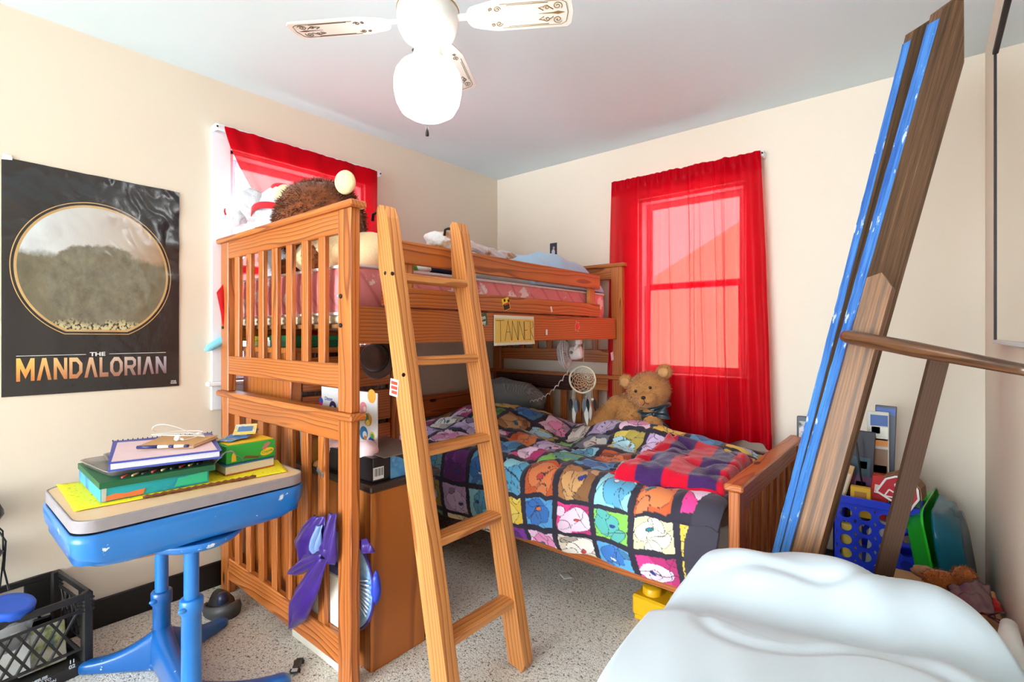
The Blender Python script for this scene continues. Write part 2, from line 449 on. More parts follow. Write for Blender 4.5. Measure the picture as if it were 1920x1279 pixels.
def window(n, mp, a0, a1, z0, z1, tw):
    """mp(a, depth, z): a along the wall, depth into the room (negative = outwards)"""
    root = bpy.data.objects.new('window_%d' % n, None); C.objects.link(root); root['kind'] = 'structure'
    o = mp((a0 + a1) / 2, 0, z0); root.location = o; ORIG[root.name] = tuple(o)
    def bx(a, c, b=.003):
        return mp(*a), mp(*c)
    f = MB()
    for lo, hi in (((a0 - tw, 0, z0), (a0, .018, z1 + tw)), ((a1, 0, z0), (a1 + tw, .018, z1 + tw)), ((a0, 0, z1), (a1, .018, z1 + tw)),
                   ((a0, -.1, z0), (a0 + .02, 0, z1)), ((a1 - .02, -.1, z0), (a1, 0, z1)), ((a0, -.1, z1 - .02), (a1, 0, z1)),
                   ((a0 - tw, 0, z0 - .135), (a1 + tw, .016, z0 - .02))):
        f.b2(mp(*lo), mp(*hi))
    struct('casing', f, TRIM, root)
    s = MB(); s.b2(mp(a0 - tw - .02, -.1, z0 - .02), mp(a1 + tw + .02, .035, z0), b=.006); struct('sill', s, TRIM, root)
    zm = (z0 + z1) / 2 - .01
    for (q0, q1, dd) in ((z0, zm + .02, -.045), (zm - .02, z1 - .02, -.075)):
        h = MB(); A0, A1 = a0 + .02, a1 - .02; r = .038
        for lo, hi in (((A0, dd - .025, q0), (A0 + r, dd, q1)), ((A1 - r, dd - .025, q0), (A1, dd, q1)), ((A0 + r, dd - .025, q0), (A1 - r, dd, q0 + r + .01)), ((A0 + r, dd - .025, q1 - r), (A1 - r, dd, q1))):
            h.b2(mp(*lo), mp(*hi))
        sash = struct('sash', h, TRIM, root)
        g = MB(); g.b2(mp(A0 + r, dd - .015, q0 + r), mp(A1 - r, dd - .011, q1 - r), b=0); struct('pane', g, GLASS, sash)
window(1, lambda a, d, z: (d, a, z), wy0, wy1, wz0, wz1, .085)
window(2, lambda a, d, z: (a, D - d, z), vx0, vx1, vz0, vz1, .07)

# ---------------------------------------------------------------- curtains
def rod(name, p0, p1, wall, label):
    root = thing('curtain_rod', label, 'curtain rod', p0)
    mb = MB(); p0, p1 = Vector(p0), Vector(p1); d = (p1 - p0).normalized(); w = Vector(wall)
    m = (p0 + p1) / 2; L = (p1 - p0).length
    R = Matrix((d, w, Vector((0, 0, 1)))).transposed()
    mb.box(m, (L, .008, .03), R, .003); part('rail', mb, TRIM, root)
    for e in (p0, p1):
        k = MB(); k.box(e + w * .026, (.012, .055, .03), R, .002); part('bracket', k, TRIM, root)
        s = MB(); s.ell(e + w * -.006, (.005, .005, .005), None, 10, 6); part('screw', s, DARKMETAL, root)
rod('r', (.055, .925, 2.197), (.055, 1.84, 2.197), (-1, 0, 0), 'white curtain rod over the window beside the brown plush bear')
rod('r', (1.055, D - .055, 2.19), (1.955, D - .055, 2.19), (0, 1, 0), 'white curtain rod over the long red curtain by the teddy bear')

mb = MB()
def cur2(u, v):
    x0 = 1.058 - .035 * v; x1 = 1.949 + .065 * v ** .8
    x = x0 + (x1 - x0) * u
    z = 2.20 - v * (1.62 - .05 * math.sin(u * 9))
    amp = .013 + .019 * v
    fold = math.sin(u * 34 + 1.2 * math.sin(u * 7)) * (.35 + .65 * abs(nz(u * 4, 1.7))) + .6 * nz(u * 14, v * 1.5, 4)
    if u > .76: fold += 1.5 * math.sin((u - .76) * 62) * (.4 + v * .3)
    pin = 0
    for q, (uc, dp_) in enumerate(((.30, .6), (.375, .35), (.445, .8), (.565, 1.2), (.60, .5), (.648, .8), (.722, 1.0), (.79, .8))):
        uu = (u - uc - .006 * math.sin(v * 5 + q * 2)) / (.0075 + .002 * math.sin(q * 3)); pin += dp_ * math.exp(-uu * uu) * min(1, .25 + v * 2)
    y = D - .072 - .016 * pin - amp * (fold + .4) - .012 * nz(u * 5, v * 7, 9) * v
    if v < .035: y += .004 * math.sin(u * 140)
    return (x, min(y, D - .03), z + (.004 * nz(u * 34, 5) if v < .001 else 0))
mb.grid(cur2, 420, 110)
mb.grid(lambda u, v: Vector(cur2(u, v * .062)) + Vector((0, .006, 0)), 240, 6)
mb.grid(lambda u, v: Vector(cur2(u, .95 + v * .05)) + Vector((0, .006, 0)), 240, 5)
o = solo('curtain', mb, CURT, 'long red satin curtain hanging over the window behind the teddy bear', 'curtain')
mb = MB()
def cur1(u, v):
    # full width at the rod, gathered towards the right and down behind the plush toys
    ytop = .955 + (1.815 - .955) * u
    y0 = .955 + .20 * (v / .42) ** 1.3 if v < .42 else (1.155 - .24 * ((v - .42) / .40) ** 1.2 if v < .82 else .915 + .03 * (v - .82) / .18)
    y = y0 + (1.815 - y0) * u
    z = 2.205 - v * (.97 + .05 * u)
    fold = math.sin(u * 38 + 2 * math.sin(u * 5)) * (.5 + .5 * nz(u * 6, 3)) + nz(u * 9, v * 4, 2)
    x = .064 + (.008 + .02 * v) * (fold + .4)
    return (max(x, .03), y, z + (.004 * nz(u * 30, 2) if v < .001 else 0))
mb.grid(cur1, 170, 90)
mb.grid(lambda u, v: Vector(cur1(u, v * .10)) + Vector((-.006, 0, 0)), 170, 8)
solo('curtain', mb, CURT, 'short bunched red curtain on the window behind the plush toys of the upper bunk', 'curtain')

# ================================================================ BUNK BED
def panel(root, mp, mat, upper=True, lower=True, hl=.92, slat0=.131, capx=.022):
    """end panel of 1.10 m: u along it, v through it, z up"""
    def bx(lo, hi, b=.004, ax=None, name=None, m=mat):
        k = MB(); k.b2(mp(*lo), mp(*hi), b, 0, ax); return part(name, k, m, root)
    if lower:
        for u in (0, 1.022): bx((u, 0, 0), (u + .08, .038, hl), name='post')
        bx((.078, .004, hl - .078), (1.024, .030, hl + .004), name='rail')
        bx((-capx, -.014, hl), (1.10 + capx, .052, hl + .026), .01, name='top_cap')
        bx((.078, .004, .063), (1.024, .032, .164), name='rail')
        for i in range(7): bx((slat0 + .1235 * i, .010, .15), (slat0 + .047 + .1235 * i, .030, hl - .07), .003, name='slat')
    if upper:
        z0 = hl + .026
        for u in (0, 1.022):
            bx((u, 0, z0), (u + .08, .038, 1.646), name='post')
        bx((.078, .004, 1.567), (1.024, .030, 1.650), name='rail')
        bx((-capx, -.014, 1.644), (1.10 + capx, .052, 1.668), .01, name='top_cap')
        bx((.078, .004, 1.027), (1.024, .032, 1.111), name='rail')
        for i in range(7): bx((slat0 + .1235 * i, .010, 1.10), (slat0 + .047 + .1235 * i, .030, 1.575), .003, name='slat')
bunk = thing('bunk_bed', 'tall honey pine bunk bed frame with slatted ends standing along the left wall', 'bunk bed', (.6, 1.93, 0))
panel(bunk, lambda u, v, z: (.046 + u, .945 + v, z), PINE)
panel(bunk, lambda u, v, z: (.046 + u, 2.925 - v, z), PINE)
for u in (.07, 1.085):
    k = MB(); k.b2((u, .983, 1.18), (u + .026, 2.887, 1.313)); part('side_rail', k, PINE, bunk)
k = MB(); k.b2((.096, .985, 1.235), (1.085, 2.885, 1.252)); part('bed_base', k, BROWNWOOD, bunk)
k = MB(); k.b2((1.100, 1.10, 1.318), (1.122, 2.657, 1.392)); part('guard_rail', k, PINE, bunk)
k = MB(); k.b2((1.100, 1.12, 1.482), (1.122, 2.657, 1.568)); part('guard_rail', k, PINE, bunk)
for y in (1.19, 2.57):
    k = MB(); k.b2((1.078, y, 1.30), (1.100, y + .065, 1.555)); part('guard_post', k, PINE_L, bunk)
for px, py in ((1.09, 1.345), (1.09, 1.245)):
    for (x, s) in ((px, .008), (.075, .007)):
        k = MB(); k.lathe([(0, -.007), (s * .6, -.007), (s, -.004), (s, 0), (0, 0)], Matrix.Translation((x, .945, py)) @ Matrix.Rotation(-PI / 2, 4, 'X') @ Matrix.Scale(-1, 4, (0, 0, 1)) @ Matrix.Scale(-1, 4, (0, 0, 1)), 14)
        part('bolt', k, DARKMETAL, bunk)
# dark board in front of the far end rail, seen above the lower bed
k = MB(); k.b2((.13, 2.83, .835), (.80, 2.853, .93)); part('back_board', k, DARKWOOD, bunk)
k = MB(); R = rotz(-.1) @ Matrix.Rotation(.35, 3, 'Y'); p = at(600, 886, y=.93); k.box(p, (.05, .004, .016), R, .002); part('latch', k, STEEL, bunk, 'small steel latch plate on a slat')
# stickers and marks on the rails
def sticker(root, px, py, w, h, rot, mat, x=1.1135, label=None, plane='x'):
    p = at(px, py, x=x); k = MB()
    R = Matrix.Rotation(rot, 3, 'X'); k.box(p, (.0012, w, h), R, .0002); return part('sticker', k, mat, root, label), p, R
def st_mat(name, cs, sc=60): 
    t = NT(name); f = t.noise(t.coord(), sc, 1); 
    return t.done(t.bsdf(t.ramp(f, [(0, lin(cs[0])), (.47, lin(cs[0])), (.5, lin(cs[1])), (.6, lin(cs[1])), (.62, lin(cs[-1]))], 'CONSTANT'), .4))
s, p, R = sticker(bunk, 949, 570, .050, .056, .3, P('yellow_sticker', (246, 214, 40)), 1.1225, 'yellow sticker with a black and red print')
k = MB(); k.box(p + Vector((.001, .002, -.012)), (.0012, .044, .028), R, .0002); k.box(p + Vector((.001, -.012, .016)), (.0012, .012, .012), R, .0002); k.box(p + Vector((.001, .016, .016)), (.0012, .012, .012), R, .0002); part('print', k, P('sticker_black', (26, 22, 22)), s)
k = MB(); k.box(p + Vector((.0018, .002, .001)), (.0012, .034, .008), R, .0002); part('print', k, P('sticker_red', (206, 62, 40)), s)
s, p, R = sticker(bunk, 905, 600, .062, .055, .2, P('green_sticker', (38, 92, 66)), 1.1135, 'dark green sticker with white lettering')
k = MB()
Mx = frame(p + Vector((.001, .0, .010)), R @ Vector((0, 1, 0)), R @ Vector((0, 0, 1)))
k.text('ton', .026, Mx, .0003, .0006); Mx = frame(p + Vector((.001, .002, -.012)), R @ Vector((0, 1, 0)), R @ Vector((0, 0, 1))); k.text('lley', .026, Mx, .0003, .0006)
part('lettering', k, P('sticker_white', (244, 244, 240)), s)
for (px, py, w, h, r, x, c) in ((1034, 580, .012, .030, .35, 1.1225, (240, 232, 220)), (1025, 623, .014, .030, -.05, 1.1135, (232, 236, 240)), (1148, 668, .03, .05, .2, 1.149, (214, 226, 238))):
    sticker(bunk, px, py, w, h, r, P('pale_sticker', c), x, 'small pale sticker')
p = at(1082, 612, x=1.1125); k = MB()
star = [(.03 * (1 if i % 2 else .62) * math.cos(i * PI / 6 + .3) * (1 + .3 * (i in (3, 9))), .034 * (1 if i % 2 else .62) * math.sin(i * PI / 6 + .3)) for i in range(12)]
k.prism(star, .001, frame(p, (0, 1, 0), (0, 0, 1))); s = part('sticker', k, P('sticker_outline', (244, 176, 168)), bunk, 'red leaf shaped sticker with a pale outline')
k = MB(); k.prism([(x * .82, y * .82) for x, y in star], .0012, frame(p + Vector((.0006, 0, 0)), (0, 1, 0), (0, 0, 1))); part('print', k, P('leaf_red', (226, 62, 50)), s)

# mattress of the upper bunk
def rbox(mb, lo, hi, r=.04, n=5, nx=10, ny=16, dome=.01, wob=.004):
    (x0, y0, z0), (x1, y1, z1) = lo, hi
    def outline(ins):
        pts = []
        for cx, cy, a0 in ((x1 - r, y1 - r, 0), (x0 + r, y1 - r, 90), (x0 + r, y0 + r, 180), (x1 - r, y0 + r, 270)):
            for k in range(n + 1):
                a = math.radians(a0 + 90 * k / n)
                pts.append((cx + (r - ins) * math.cos(a), cy + (r - ins) * math.sin(a)))
        return pts
    e = min(.018, (z1 - z0) * .2); rings = []
    for (ins, z) in ((e, z0), (e * .3, z0 + e * .3), (0, z0 + e), (-wob, (z0 + z1) / 2), (0, z1 - e), (e * .3, z1 - e * .3), (e, z1)):
        rings.append([Vector((x, y, z)) for x, y in outline(ins)])
    mb.loft(rings)
def piping(mb, lo, hi, r, z, t):
    (x0, y0), (x1, y1) = lo, hi; pts = []
    for cx, cy, a0 in ((x1 - r, y1 - r, 0), (x0 + r, y1 - r, 90), (x0 + r, y0 + r, 180), (x1 - r, y0 + r, 270)):
        for k in range(6):
            a = math.radians(a0 + 18 * k); pts.append((cx + r * math.cos(a), cy + r * math.sin(a), z))
    mb.tube(pts, t, 8, closed=True)
mt = thing('mattress', 'pink mattress with white flower pattern on the upper bunk', 'mattress', (.58, 1.93, 1.255))
k = MB(); rbox(k, (.105, 1.0, 1.285), (1.068, 2.82, 1.468)); part('ticking', k, MATT, mt)
k = MB(); piping(k, (.105, 1.0), (1.070, 2.82), .04, 1.462, .006); piping(k, (.105, 1.0), (1.070, 2.82), .04, 1.29, .006); part('piping', k, P('white_piping', (246, 236, 236), .6), mt)
k = MB(); rbox(k, (.11, 1.005, 1.254), (1.062, 2.815, 1.286)); part('base_pad', k, P('cream_pad', (224, 206, 180), .8), mt)

# ---------------------------------------------------------------- ladder
lad = thing('ladder', 'pine ladder with five flat rungs leaning on the side of the bunk bed', 'ladder', (1.5, 1.25, 0))
def lx(z): return 1.535 - .2018 * z                    # front edge of the stiles
for y0 in (1.048, 1.400):
    th = math.atan(.2018); R = Matrix.Rotation(-th, 4, 'Y')
    # side profile in (x,z), tapered at the top
    prof = [(lx(0) - .075, 0.012), (lx(0) - .012, 0), (lx(0), .03), (lx(1.62), 1.62), (lx(1.66) - .012, 1.662), (lx(1.66) - .040, 1.668), (lx(1.66) - .052, 1.655), (lx(1.45) - .082, 1.45), (lx(1.3) - .074, 1.3), (lx(.6) - .074, .6)]
    k = MB(); k.prism([(z, -x) for x, z in prof], -.050, frame((0, y0, 0), (0, 0, 1), (-1, 0, 0)))
    oo = random.uniform(0, 9); k.g = [(v[2] + oo, v[0] - lx(v[2]) + .075, v[1] - y0 + .02) for v in k.v]
    part('stile', k, PINE_L, lad)
for i, z in enumerate((.234, .534, .82, 1.12, 1.413)):
    k = MB(); xc = lx(z) - .036; R = Matrix.Identity(3)
    pts = [(.040 * math.cos(a) * 1.0, .0165 * math.sin(a)) for a in [2 * PI * q / 20 for q in range(20)]]
    pts = [(max(-.036, min(.034, x * 1.25)), z_) for x, z_ in pts]
    k.prism([(x, zz) for x, zz in pts], .304, frame((xc, 1.401, z), (1, 0, 0), (0, 0, 1)))
    g = [( (v[1]) * 1.0 + i, v[0] - xc + .03, v[2] - z + .02) for v in k.v]; k.g = g
    part('rung', k, PINE_L, lad)
for y in (1.073, 1.425):
    k = MB(); x = lx(1.64) - .05
    k.tube([(x + .02, y, 1.645), (x - .045, y, 1.652), (x - .062, y, 1.650), (x - .066, y, 1.625)], .0055, 8); part('hook', k, DARKMETAL, lad)
for (px, py) in ((722, 512), (736, 513), (757, 703)):
    k = MB(); p = at(px, py, y=1.0475) if px == 722 else None
    if p is None: 
        z = 1.217; 
        for _ in range(30):
            p = at(px, py, x=lx(z) + .0005); z = p.z
    k.lathe([(0, .001), (.006, .001), (.007, 0), (.007, -.002)], Matrix.Translation(p) @ Matrix.Rotation(PI / 2, 4, 'Y' if px != 722 else 'X'), 12); part('screw', k, DARKMETAL, lad)
p = at(739, 727, y=1.0465); k = MB(); k.box(p, (.045, .0012, .058), Matrix.Rotation(.12, 3, 'Y'), .0003); s = part('sticker', k, P('ladder_sticker', (240, 232, 222)), lad, 'red and white sticker')
k = MB()
for dz, w in ((.016, .034), (0, .034), (-.016, .03)): k.box(p + Vector((.002, -.001, dz)), (w, .0012, .011), Matrix.Rotation(.12, 3, 'Y'), .0002)
part('print', k, P('ladder_sticker_red', (206, 66, 46)), s)

# ---------------------------------------------------------------- lower bed
bed = thing('bed', 'low pine bed with slatted footboard standing under the back window', 'bed', (1.1, 2.43, 0))
panel(bed, lambda u, v, z: (2.130 - v, 1.868 + u, z), PINE_B, upper=False, hl=.655, capx=.01)
for lo, hi, nm in (((.055, 1.868, 0), (.093, 1.948, .78), 'post'), ((.055, 2.795, 0), (.093, 2.875, .78), 'post'), ((.06, 1.948, .30), (.085, 2.795, .42), 'rail'), ((.06, 1.948, .66), (.085, 2.795, .775), 'rail'), ((.045, 1.855, .78), (.105, 2.878, .805), 'top_cap')):
    k = MB(); k.b2(lo, hi, .004); part(nm, k, PINE_B, bed)
for y in (1.885, 2.850):
    k = MB(); k.b2((.095, y, .215), (2.09, y + .026, .345)); part('side_rail', k, PINE_B, bed)
for i in range(9):
    k = MB(); k.b2((.18 + .22 * i, 1.91, .262), (.25 + .22 * i, 2.85, .282)); part('bed_slat', k, PINE_L, bed)
k = MB(); rbox(k, (.11, 1.925, .284), (2.07, 2.872, .485), .06)
solo('mattress', k, P('white_mattress', (232, 230, 226), .8), 'white mattress under the picture duvet of the low bed', 'mattress')

# ---------------------------------------------------------------- picture duvet
PAL = [((250, 205, 228), (244, 150, 196)), ((238, 60, 140), (250, 214, 236)), ((150, 214, 228), (92, 168, 206)), ((232, 205, 96), (176, 220, 232)),
       ((236, 190, 66), (240, 206, 96)), ((232, 214, 196), (246, 236, 224)), ((134, 196, 84), (88, 176, 168)), ((206, 92, 44), (226, 128, 74)),
       ((134, 52, 150), (92, 40, 110)), ((198, 170, 216), (222, 200, 234)), ((92, 164, 216), (58, 116, 190)), ((176, 118, 70), (214, 160, 104)),
       ((120, 120, 140), (214, 208, 200)), ((236, 222, 170), (244, 236, 204))]
ACC = [(40, 120, 140), (206, 66, 60), (250, 250, 250), (44, 60, 150), (236, 120, 60)]
def cell_color(u, v, seed=0):
    """patchwork print: rows of picture squares divided by dark bands, u and v in metres"""
    u += .006 * nz(u * 6, v * 6, 1); v += .006 * nz(u * 6, v * 6, 5)
    s = .186; i = math.floor(u / s); j = math.floor(v / s)
    fx, fy = u / s - i, v / s - j
    if min(fx, 1 - fx) < .075 or min(fy, 1 - fy) < .075: return lin((44, 38, 54))
    r = random.Random((i * 73 + j * 179 + seed) * 31 + 7)
    bg, fg = PAL[(i * 5 + j * 3 + int(r.random() * 4)) % len(PAL)]
    c = lin(bg)
    if r.random() < .4 and fx > .5 + .2 * math.sin(fy * 4 + i): c = lin(tuple(q * .8 for q in bg))
    line = lin((52, 40, 52))
    wx, wy = fx + .07 * nz(fx * 3 + i * 9, fy * 3 + j * 5, 2), fy + .07 * nz(fx * 3 + i * 9, fy * 3 + j * 5, 7)
    shapes = []
    a = r.uniform(-.5, .5)
    shapes.append((r.uniform(.38, .6), r.uniform(.38, .6), r.uniform(.32, .44), r.uniform(.26, .36), a, lin(fg)))
    shapes.append((r.uniform(.2, .8), r.uniform(.6, .9), r.uniform(.1, .2), r.uniform(.18, .3), r.uniform(-1, 1), lin(tuple(min(255, q * .92 + 10) for q in fg))))
    shapes.append((r.uniform(.15, .85), r.uniform(.1, .35), r.uniform(.12, .22), r.uniform(.08, .16), r.uniform(-1, 1), lin(fg if r.random() < .5 else tuple(q * .75 for q in bg))))
    ac = ACC[r.randrange(5)]
    shapes.append((r.uniform(.35, .7), r.uniform(.4, .65), .085, .06, r.uniform(-.6, .6), lin(ac)))
    for cx, cy, ra, rb, an, col in shapes:
        dx, dy = wx - cx, wy - cy
        p, q = dx * math.cos(an) + dy * math.sin(an), -dx * math.sin(an) + dy * math.cos(an)
        dd = math.hypot(p / ra, q / rb)
        w = .011 / min(ra, rb)
        if dd < 1 - w: c = col
        elif dd < 1: c = line
    # a few loose drawn lines
    for q in range(2):
        t = r.uniform(0, PI); e = abs((wx - r.uniform(.3, .7)) * math.cos(t) + (wy - r.uniform(.3, .7)) * math.sin(t) + .08 * math.sin(wy * 7))
        if e < .006: c = line
    return c
PRINT = m_tone('printed_cotton', .8, .25, 70, .12)
def gauss(x, y, cx, cy, sx, sy, a=0):
    dx, dy = x - cx, y - cy
    p, q = dx * math.cos(a) + dy * math.sin(a), -dx * math.sin(a) + dy * math.cos(a)
    return math.exp(-(p / sx) ** 2 - (q / sy) ** 2)
YF = 1.845                                   # hanging front of the duvet
def duv_h(x, y):
    z = .575
    z += .15 * gauss(x, y, .42, 2.45, .34, .30) + .06 * gauss(x, y, .75, 2.62, .22, .16)
    z += .125 * gauss(x, y, 1.36, 2.60, .30, .14, -.25) + .05 * gauss(x, y, 1.80, 2.62, .3, .16)
    z += .035 * gauss(x, y, .35, 2.05, .3, .18) + .02 * gauss(x, y, 1.1, 2.1, .3, .2)
    z += .030 * nz(x * 3.1, y * 4.3, 0) + .020 * nz(x * 6 + y * 2, y * 9 - x * 3, 3) + .007 * nz(x * 19, y * 19, 6) - .016 * max(0, 1 - abs(nz(x * 4 + y * 3, y * 7 - x * 2, 11)) * 9)
    z -= .05 * gauss(x, y, .98, 2.52, .10, .22, .4)
    return z
def duv(u, v):
    L = 1.985; x = .10 + L * u - .02 * u * v
    s = v * 1.38                              # distance from the back edge
    top = 2.845 - YF
    if s < top - .06:
        y = 2.845 - s; return Vector((x, y, duv_h(x, y) - .12 * max(0, 1 - s / .06) ** 2 * (1 if x < 1.2 else .4)))
    r = .06; hz = duv_h(x, YF + r)
    drop = .285 - .02 * math.sin(x * 5) + .03 * nz(x * 3, 8)
    t = s - (top - r)
    if t < r * PI / 2:
        a = t / r; y = YF + r - r * math.sin(a); z = hz - r * (1 - math.cos(a))
        return Vector((x, y + .006 * nz(x * 8, v * 9), z))
    q = (t - r * PI / 2) / (1.38 - (top - r) - r * PI / 2)
    y = YF + .016 * math.sin(x * 17 + 1.5 * nz(x * 4, 2)) * q - .02 * math.sin(q * PI) + .010 * nz(x * 11, q * 5, 4) * q
    return Vector((x, min(y, 1.876), hz - r - q * (hz - r - (.27 + .03 * math.sin(x * 4.2 + 1) * (.5 + .3 * math.sin(x * 9))))))
def duv_c(u, v):
    x = u * 2.03; s = v * 1.38
    if u > .955 + .012 * math.sin(v * 13): return lin((58, 52, 66))
    a = .10
    return cell_color(x * math.cos(a) - s * math.sin(a) + 4, x * math.sin(a) + s * math.cos(a) + 4)
mb = MB(); mb.grid(duv, 560, 400, 0, duv_c)
o = solo('duvet', mb, PRINT, 'padded duvet printed with bright picture squares between dark bands on the low bed', 'duvet'); solidify(o, .03)

# grey ribbed pillow at the head of the low bed
mb = MB(); mb.ell((.33, 2.72, .775), (.30, .16, .085), rotz(.1) @ Matrix.Rotation(-.7, 3, 'X'), 32, 18, 0, .18, 3)
t = NT('grey_ribbed'); w = t.n('TexWave'); t.set(w, 'Vector', t.coord(rot=(.4, .3, .5))); w.inputs['Scale'].default_value = 26
GREYRIB = t.done(t.bsdf(t.mix(w.outputs[1], lin((122, 118, 116)), lin((152, 147, 143))), .9, t.bump(w.outputs[1], .5, .008), sheen=.3))
solo('pillow', mb, GREYRIB, 'grey ribbed pillow at the dark corner head of the low bed', 'pillow')

# striped knit blanket folded on the foot of the bed, with a teal cloth under it
def stripe(u, v):
    k = (u * 4.3 + .05 + .10 * nz(u * 3, v * 5) + v * .25) % 2
    return lin((206, 20, 46)) if k < 1.02 else lin((70, 40, 92))
blk = thing('blanket', 'folded red and purple striped knit blanket lying on the foot of the duvet', 'blanket', (1.84, 2.2, .60))
KN = m_stripe()
mb = MB()
def layer(z0, ins, ph):
    def fn(u, v):
        x = 1.60 + ins + (.455 - ins) * u - .03 * v * u + .01 * nz(v * 5, ph)
        y = 1.90 + ins * .4 + (.60 - ins) * v + .05 * u * (1 - v) + .012 * nz(u * 5, ph, 2)
        base = max(duv_h(x, y) if y > 1.95 else duv_h(x, 1.95) - .25 * (1.95 - y), .50)
        e = min(1, min(u, 1 - u, v, 1 - v) / .07); e = math.sqrt(max(0, 1 - (1 - e) ** 2))
        return (x, y, base + .02 + z0 * e + .012 * nz(u * 4, v * 5, ph))
    return fn
mb.grid(layer(.030, -.006, 1), 60, 70, 0, lambda u, v: lin((196, 18, 44)) if (u * 3 + v * 2) % 2 < 1.3 else lin((44, 40, 84))); q = part('fold', mb, KN, blk); solidify(q, .012)
mb = MB(); mb.grid(layer(.072, .012, 4), 60, 70, 0, stripe); q = part('fold', mb, KN, blk); solidify(q, .016)
mb = MB()
for i in range(34):
    y = 1.95 + .50 * i / 34; x = 1.60 + .01 * nz(i * .7, 3); z = duv_h(x, max(y, 1.95)) + .045
    a = random.uniform(-.4, .4)
    mb.tube([(x + .012, y, z), (x - .018, y + .01 * a, z - .006), (x - .045, y + .03 * a, duv_h(x - .045, max(y, 1.95)) + .014)], [.005, .0045, .003], 5)
part('fringe', mb, P('red_fringe', (196, 22, 44), .9), blk)
mb = MB()
def teal(u, v):
    x = 1.66 + .37 * u; y = 1.875 + .42 * v + .015 * math.sin(u * 9)
    z = (duv_h(x, 1.95) - .9 * max(0, 1.93 - y) if y < 1.95 else duv_h(x, y)) + .018 + .008 * nz(u * 7, v * 7)
    return (x, y, z)
mb.grid(teal, 40, 30); q = solo('cloth', mb, m_blotch('teal_plush', (24, 96, 132), (40, 140, 170), (14, 40, 66), 9), 'small teal plush cloth under the striped blanket', 'cloth'); solidify(q, .012)

# ---------------------------------------------------------------- teddy bear
TAN = m_fur('tan_fur', (186, 128, 74), var=.28, scale=20); TANL = m_fur('pale_tan_fur', (204, 150, 98), scale=20)
tb = thing('teddy_bear', 'tan teddy bear with a dark teal bow sitting before the long red curtain', 'teddy bear', (1.34, 2.76, .62))
hc = Vector((1.405, 2.715, .885)); fdir = (Vector((CAM[0], CAM[1], 1.0)) - hc).normalized(); fdir = (fdir + Vector((-.22, -.12, -.06))).normalized()
up = (Vector((-.30, .0, 1))).normalized(); sd = fdir.cross(up).normalized(); up = sd.cross(fdir)
HR = Matrix((sd, fdir, up)).transposed()       # x: bear's left in picture is -sd
def hp(a, b, c): return hc + HR @ Vector((a, b, c))
mb = MB(); bc = Vector((1.295, 2.765, .70))
mb.ell(bc, (.16, .11, .175), None, 26, 16, 0, .1, 2); mb.fur(bc, (.16, .11, .175), 2600, .022, .0022, None, 0, .4)
for (p, q, r0) in (((1.20, 2.72, .79), (1.10, 2.63, .66), .06), ((1.42, 2.69, .77), (1.50, 2.60, .66), .056)):
    p, q = Vector(p), Vector(q)
    for i in range(7):
        c = p.lerp(q, i / 6); rr = r0 * (1 - .15 * abs(i / 6 - .5)); mb.ell(c, (rr, rr, rr), None, 14, 9)
        mb.fur(c, (rr, rr, rr), 170, .02, .0022, None, 0, .4)
part('body', mb, TAN, tb)
mb = MB(); mb.ell(hc, (.122, .11, .112), HR, 30, 18, 0, .06, 5); mb.fur(hc, (.122, .11, .112), 2600, .014, .0018, HR, 0, .1)
mb.ell(hp(0, .085, -.035), (.062, .055, .048), HR, 20, 12); mb.fur(hp(0, .085, -.035), (.062, .055, .048), 500, .010, .0016, HR, 0, .1)
head = part('head', mb, TAN, tb)
for s in (-1, 1):
    e = hp(s * .115, -.005, .085); mb = MB(); mb.ell(e, (.045, .022, .043), HR, 18, 12); mb.fur(e, (.045, .022, .043), 480, .012, .0018, HR, 0, .1)
    ea = part('ear', mb, TAN, tb); mb = MB(); mb.ell(hp(s * .115, .016, .083), (.029, .010, .027), HR, 16, 10); part('ear_lining', mb, TANL, ea)
    mb = MB(); mb.ell(hp(s * .042, .104, .022), (.0085, .006, .0085), HR, 12, 8); part('eye', mb, P('eye_black_%d' % s, (14, 10, 8), .08), head)
mb = MB(); mb.ell(hp(0, .143, -.020), (.013, .008, .010), HR, 14, 8); part('nose', mb, P('nose_thread', (36, 18, 14), .6), head)
mb = MB(); mb.tube([hp(-.02, .135, -.060), hp(-.009, .141, -.056), hp(0, .143, -.048), hp(.009, .141, -.056), hp(.02, .135, -.060)], .0018, 5); mb.tube([hp(0, .143, -.026), hp(0, .1435, -.048)], .0018, 5); part('mouth', mb, P('mouth_thread', (60, 32, 22), .7), head)
TEALS = plain('teal_satin', (5, 34, 46), .28, .3, 30, sheen=.4)
bw = MB(); bo = hp(-.02, .082, -.125)
def loop(sg):
    def fn(u, v):
        a = u * 2 * PI
        l = .075 * (1 - math.cos(a)) / 2; w = .018 * math.sin(a) * (1 - .2 * v)
        return bo + HR @ Vector((sg * l, .012 + w * .8 + .004 * math.sin(v * 9 + u * 8), (v - .5) * (.022 + l * .7) - l * .1))
    return fn
for sg in (-1, 1): bw.grid(loop(sg), 24, 8)
for sg in (-.35, .55):
    bw.grid(lambda u, v: bo + HR @ Vector((sg * .09 * v + (u - .5) * (.02 + .03 * v), .012 - .01 * v, -.09 * v)), 4, 8)
bw.ell(bo + HR @ Vector((0, .022, 0)), (.014, .012, .017), HR, 12, 8)
q = part('bow', bw, TEALS, tb, 'dark teal satin bow'); solidify(q, .002)
mb = MB(); mb.tube([hc + HR @ Vector((.088 * math.cos(a), .078 * math.sin(a) - .005, -.10)) for a in [2 * PI * i / 24 for i in range(24)]], .012, 8, closed=True); part('neck_ribbon', mb, TEALS, tb)

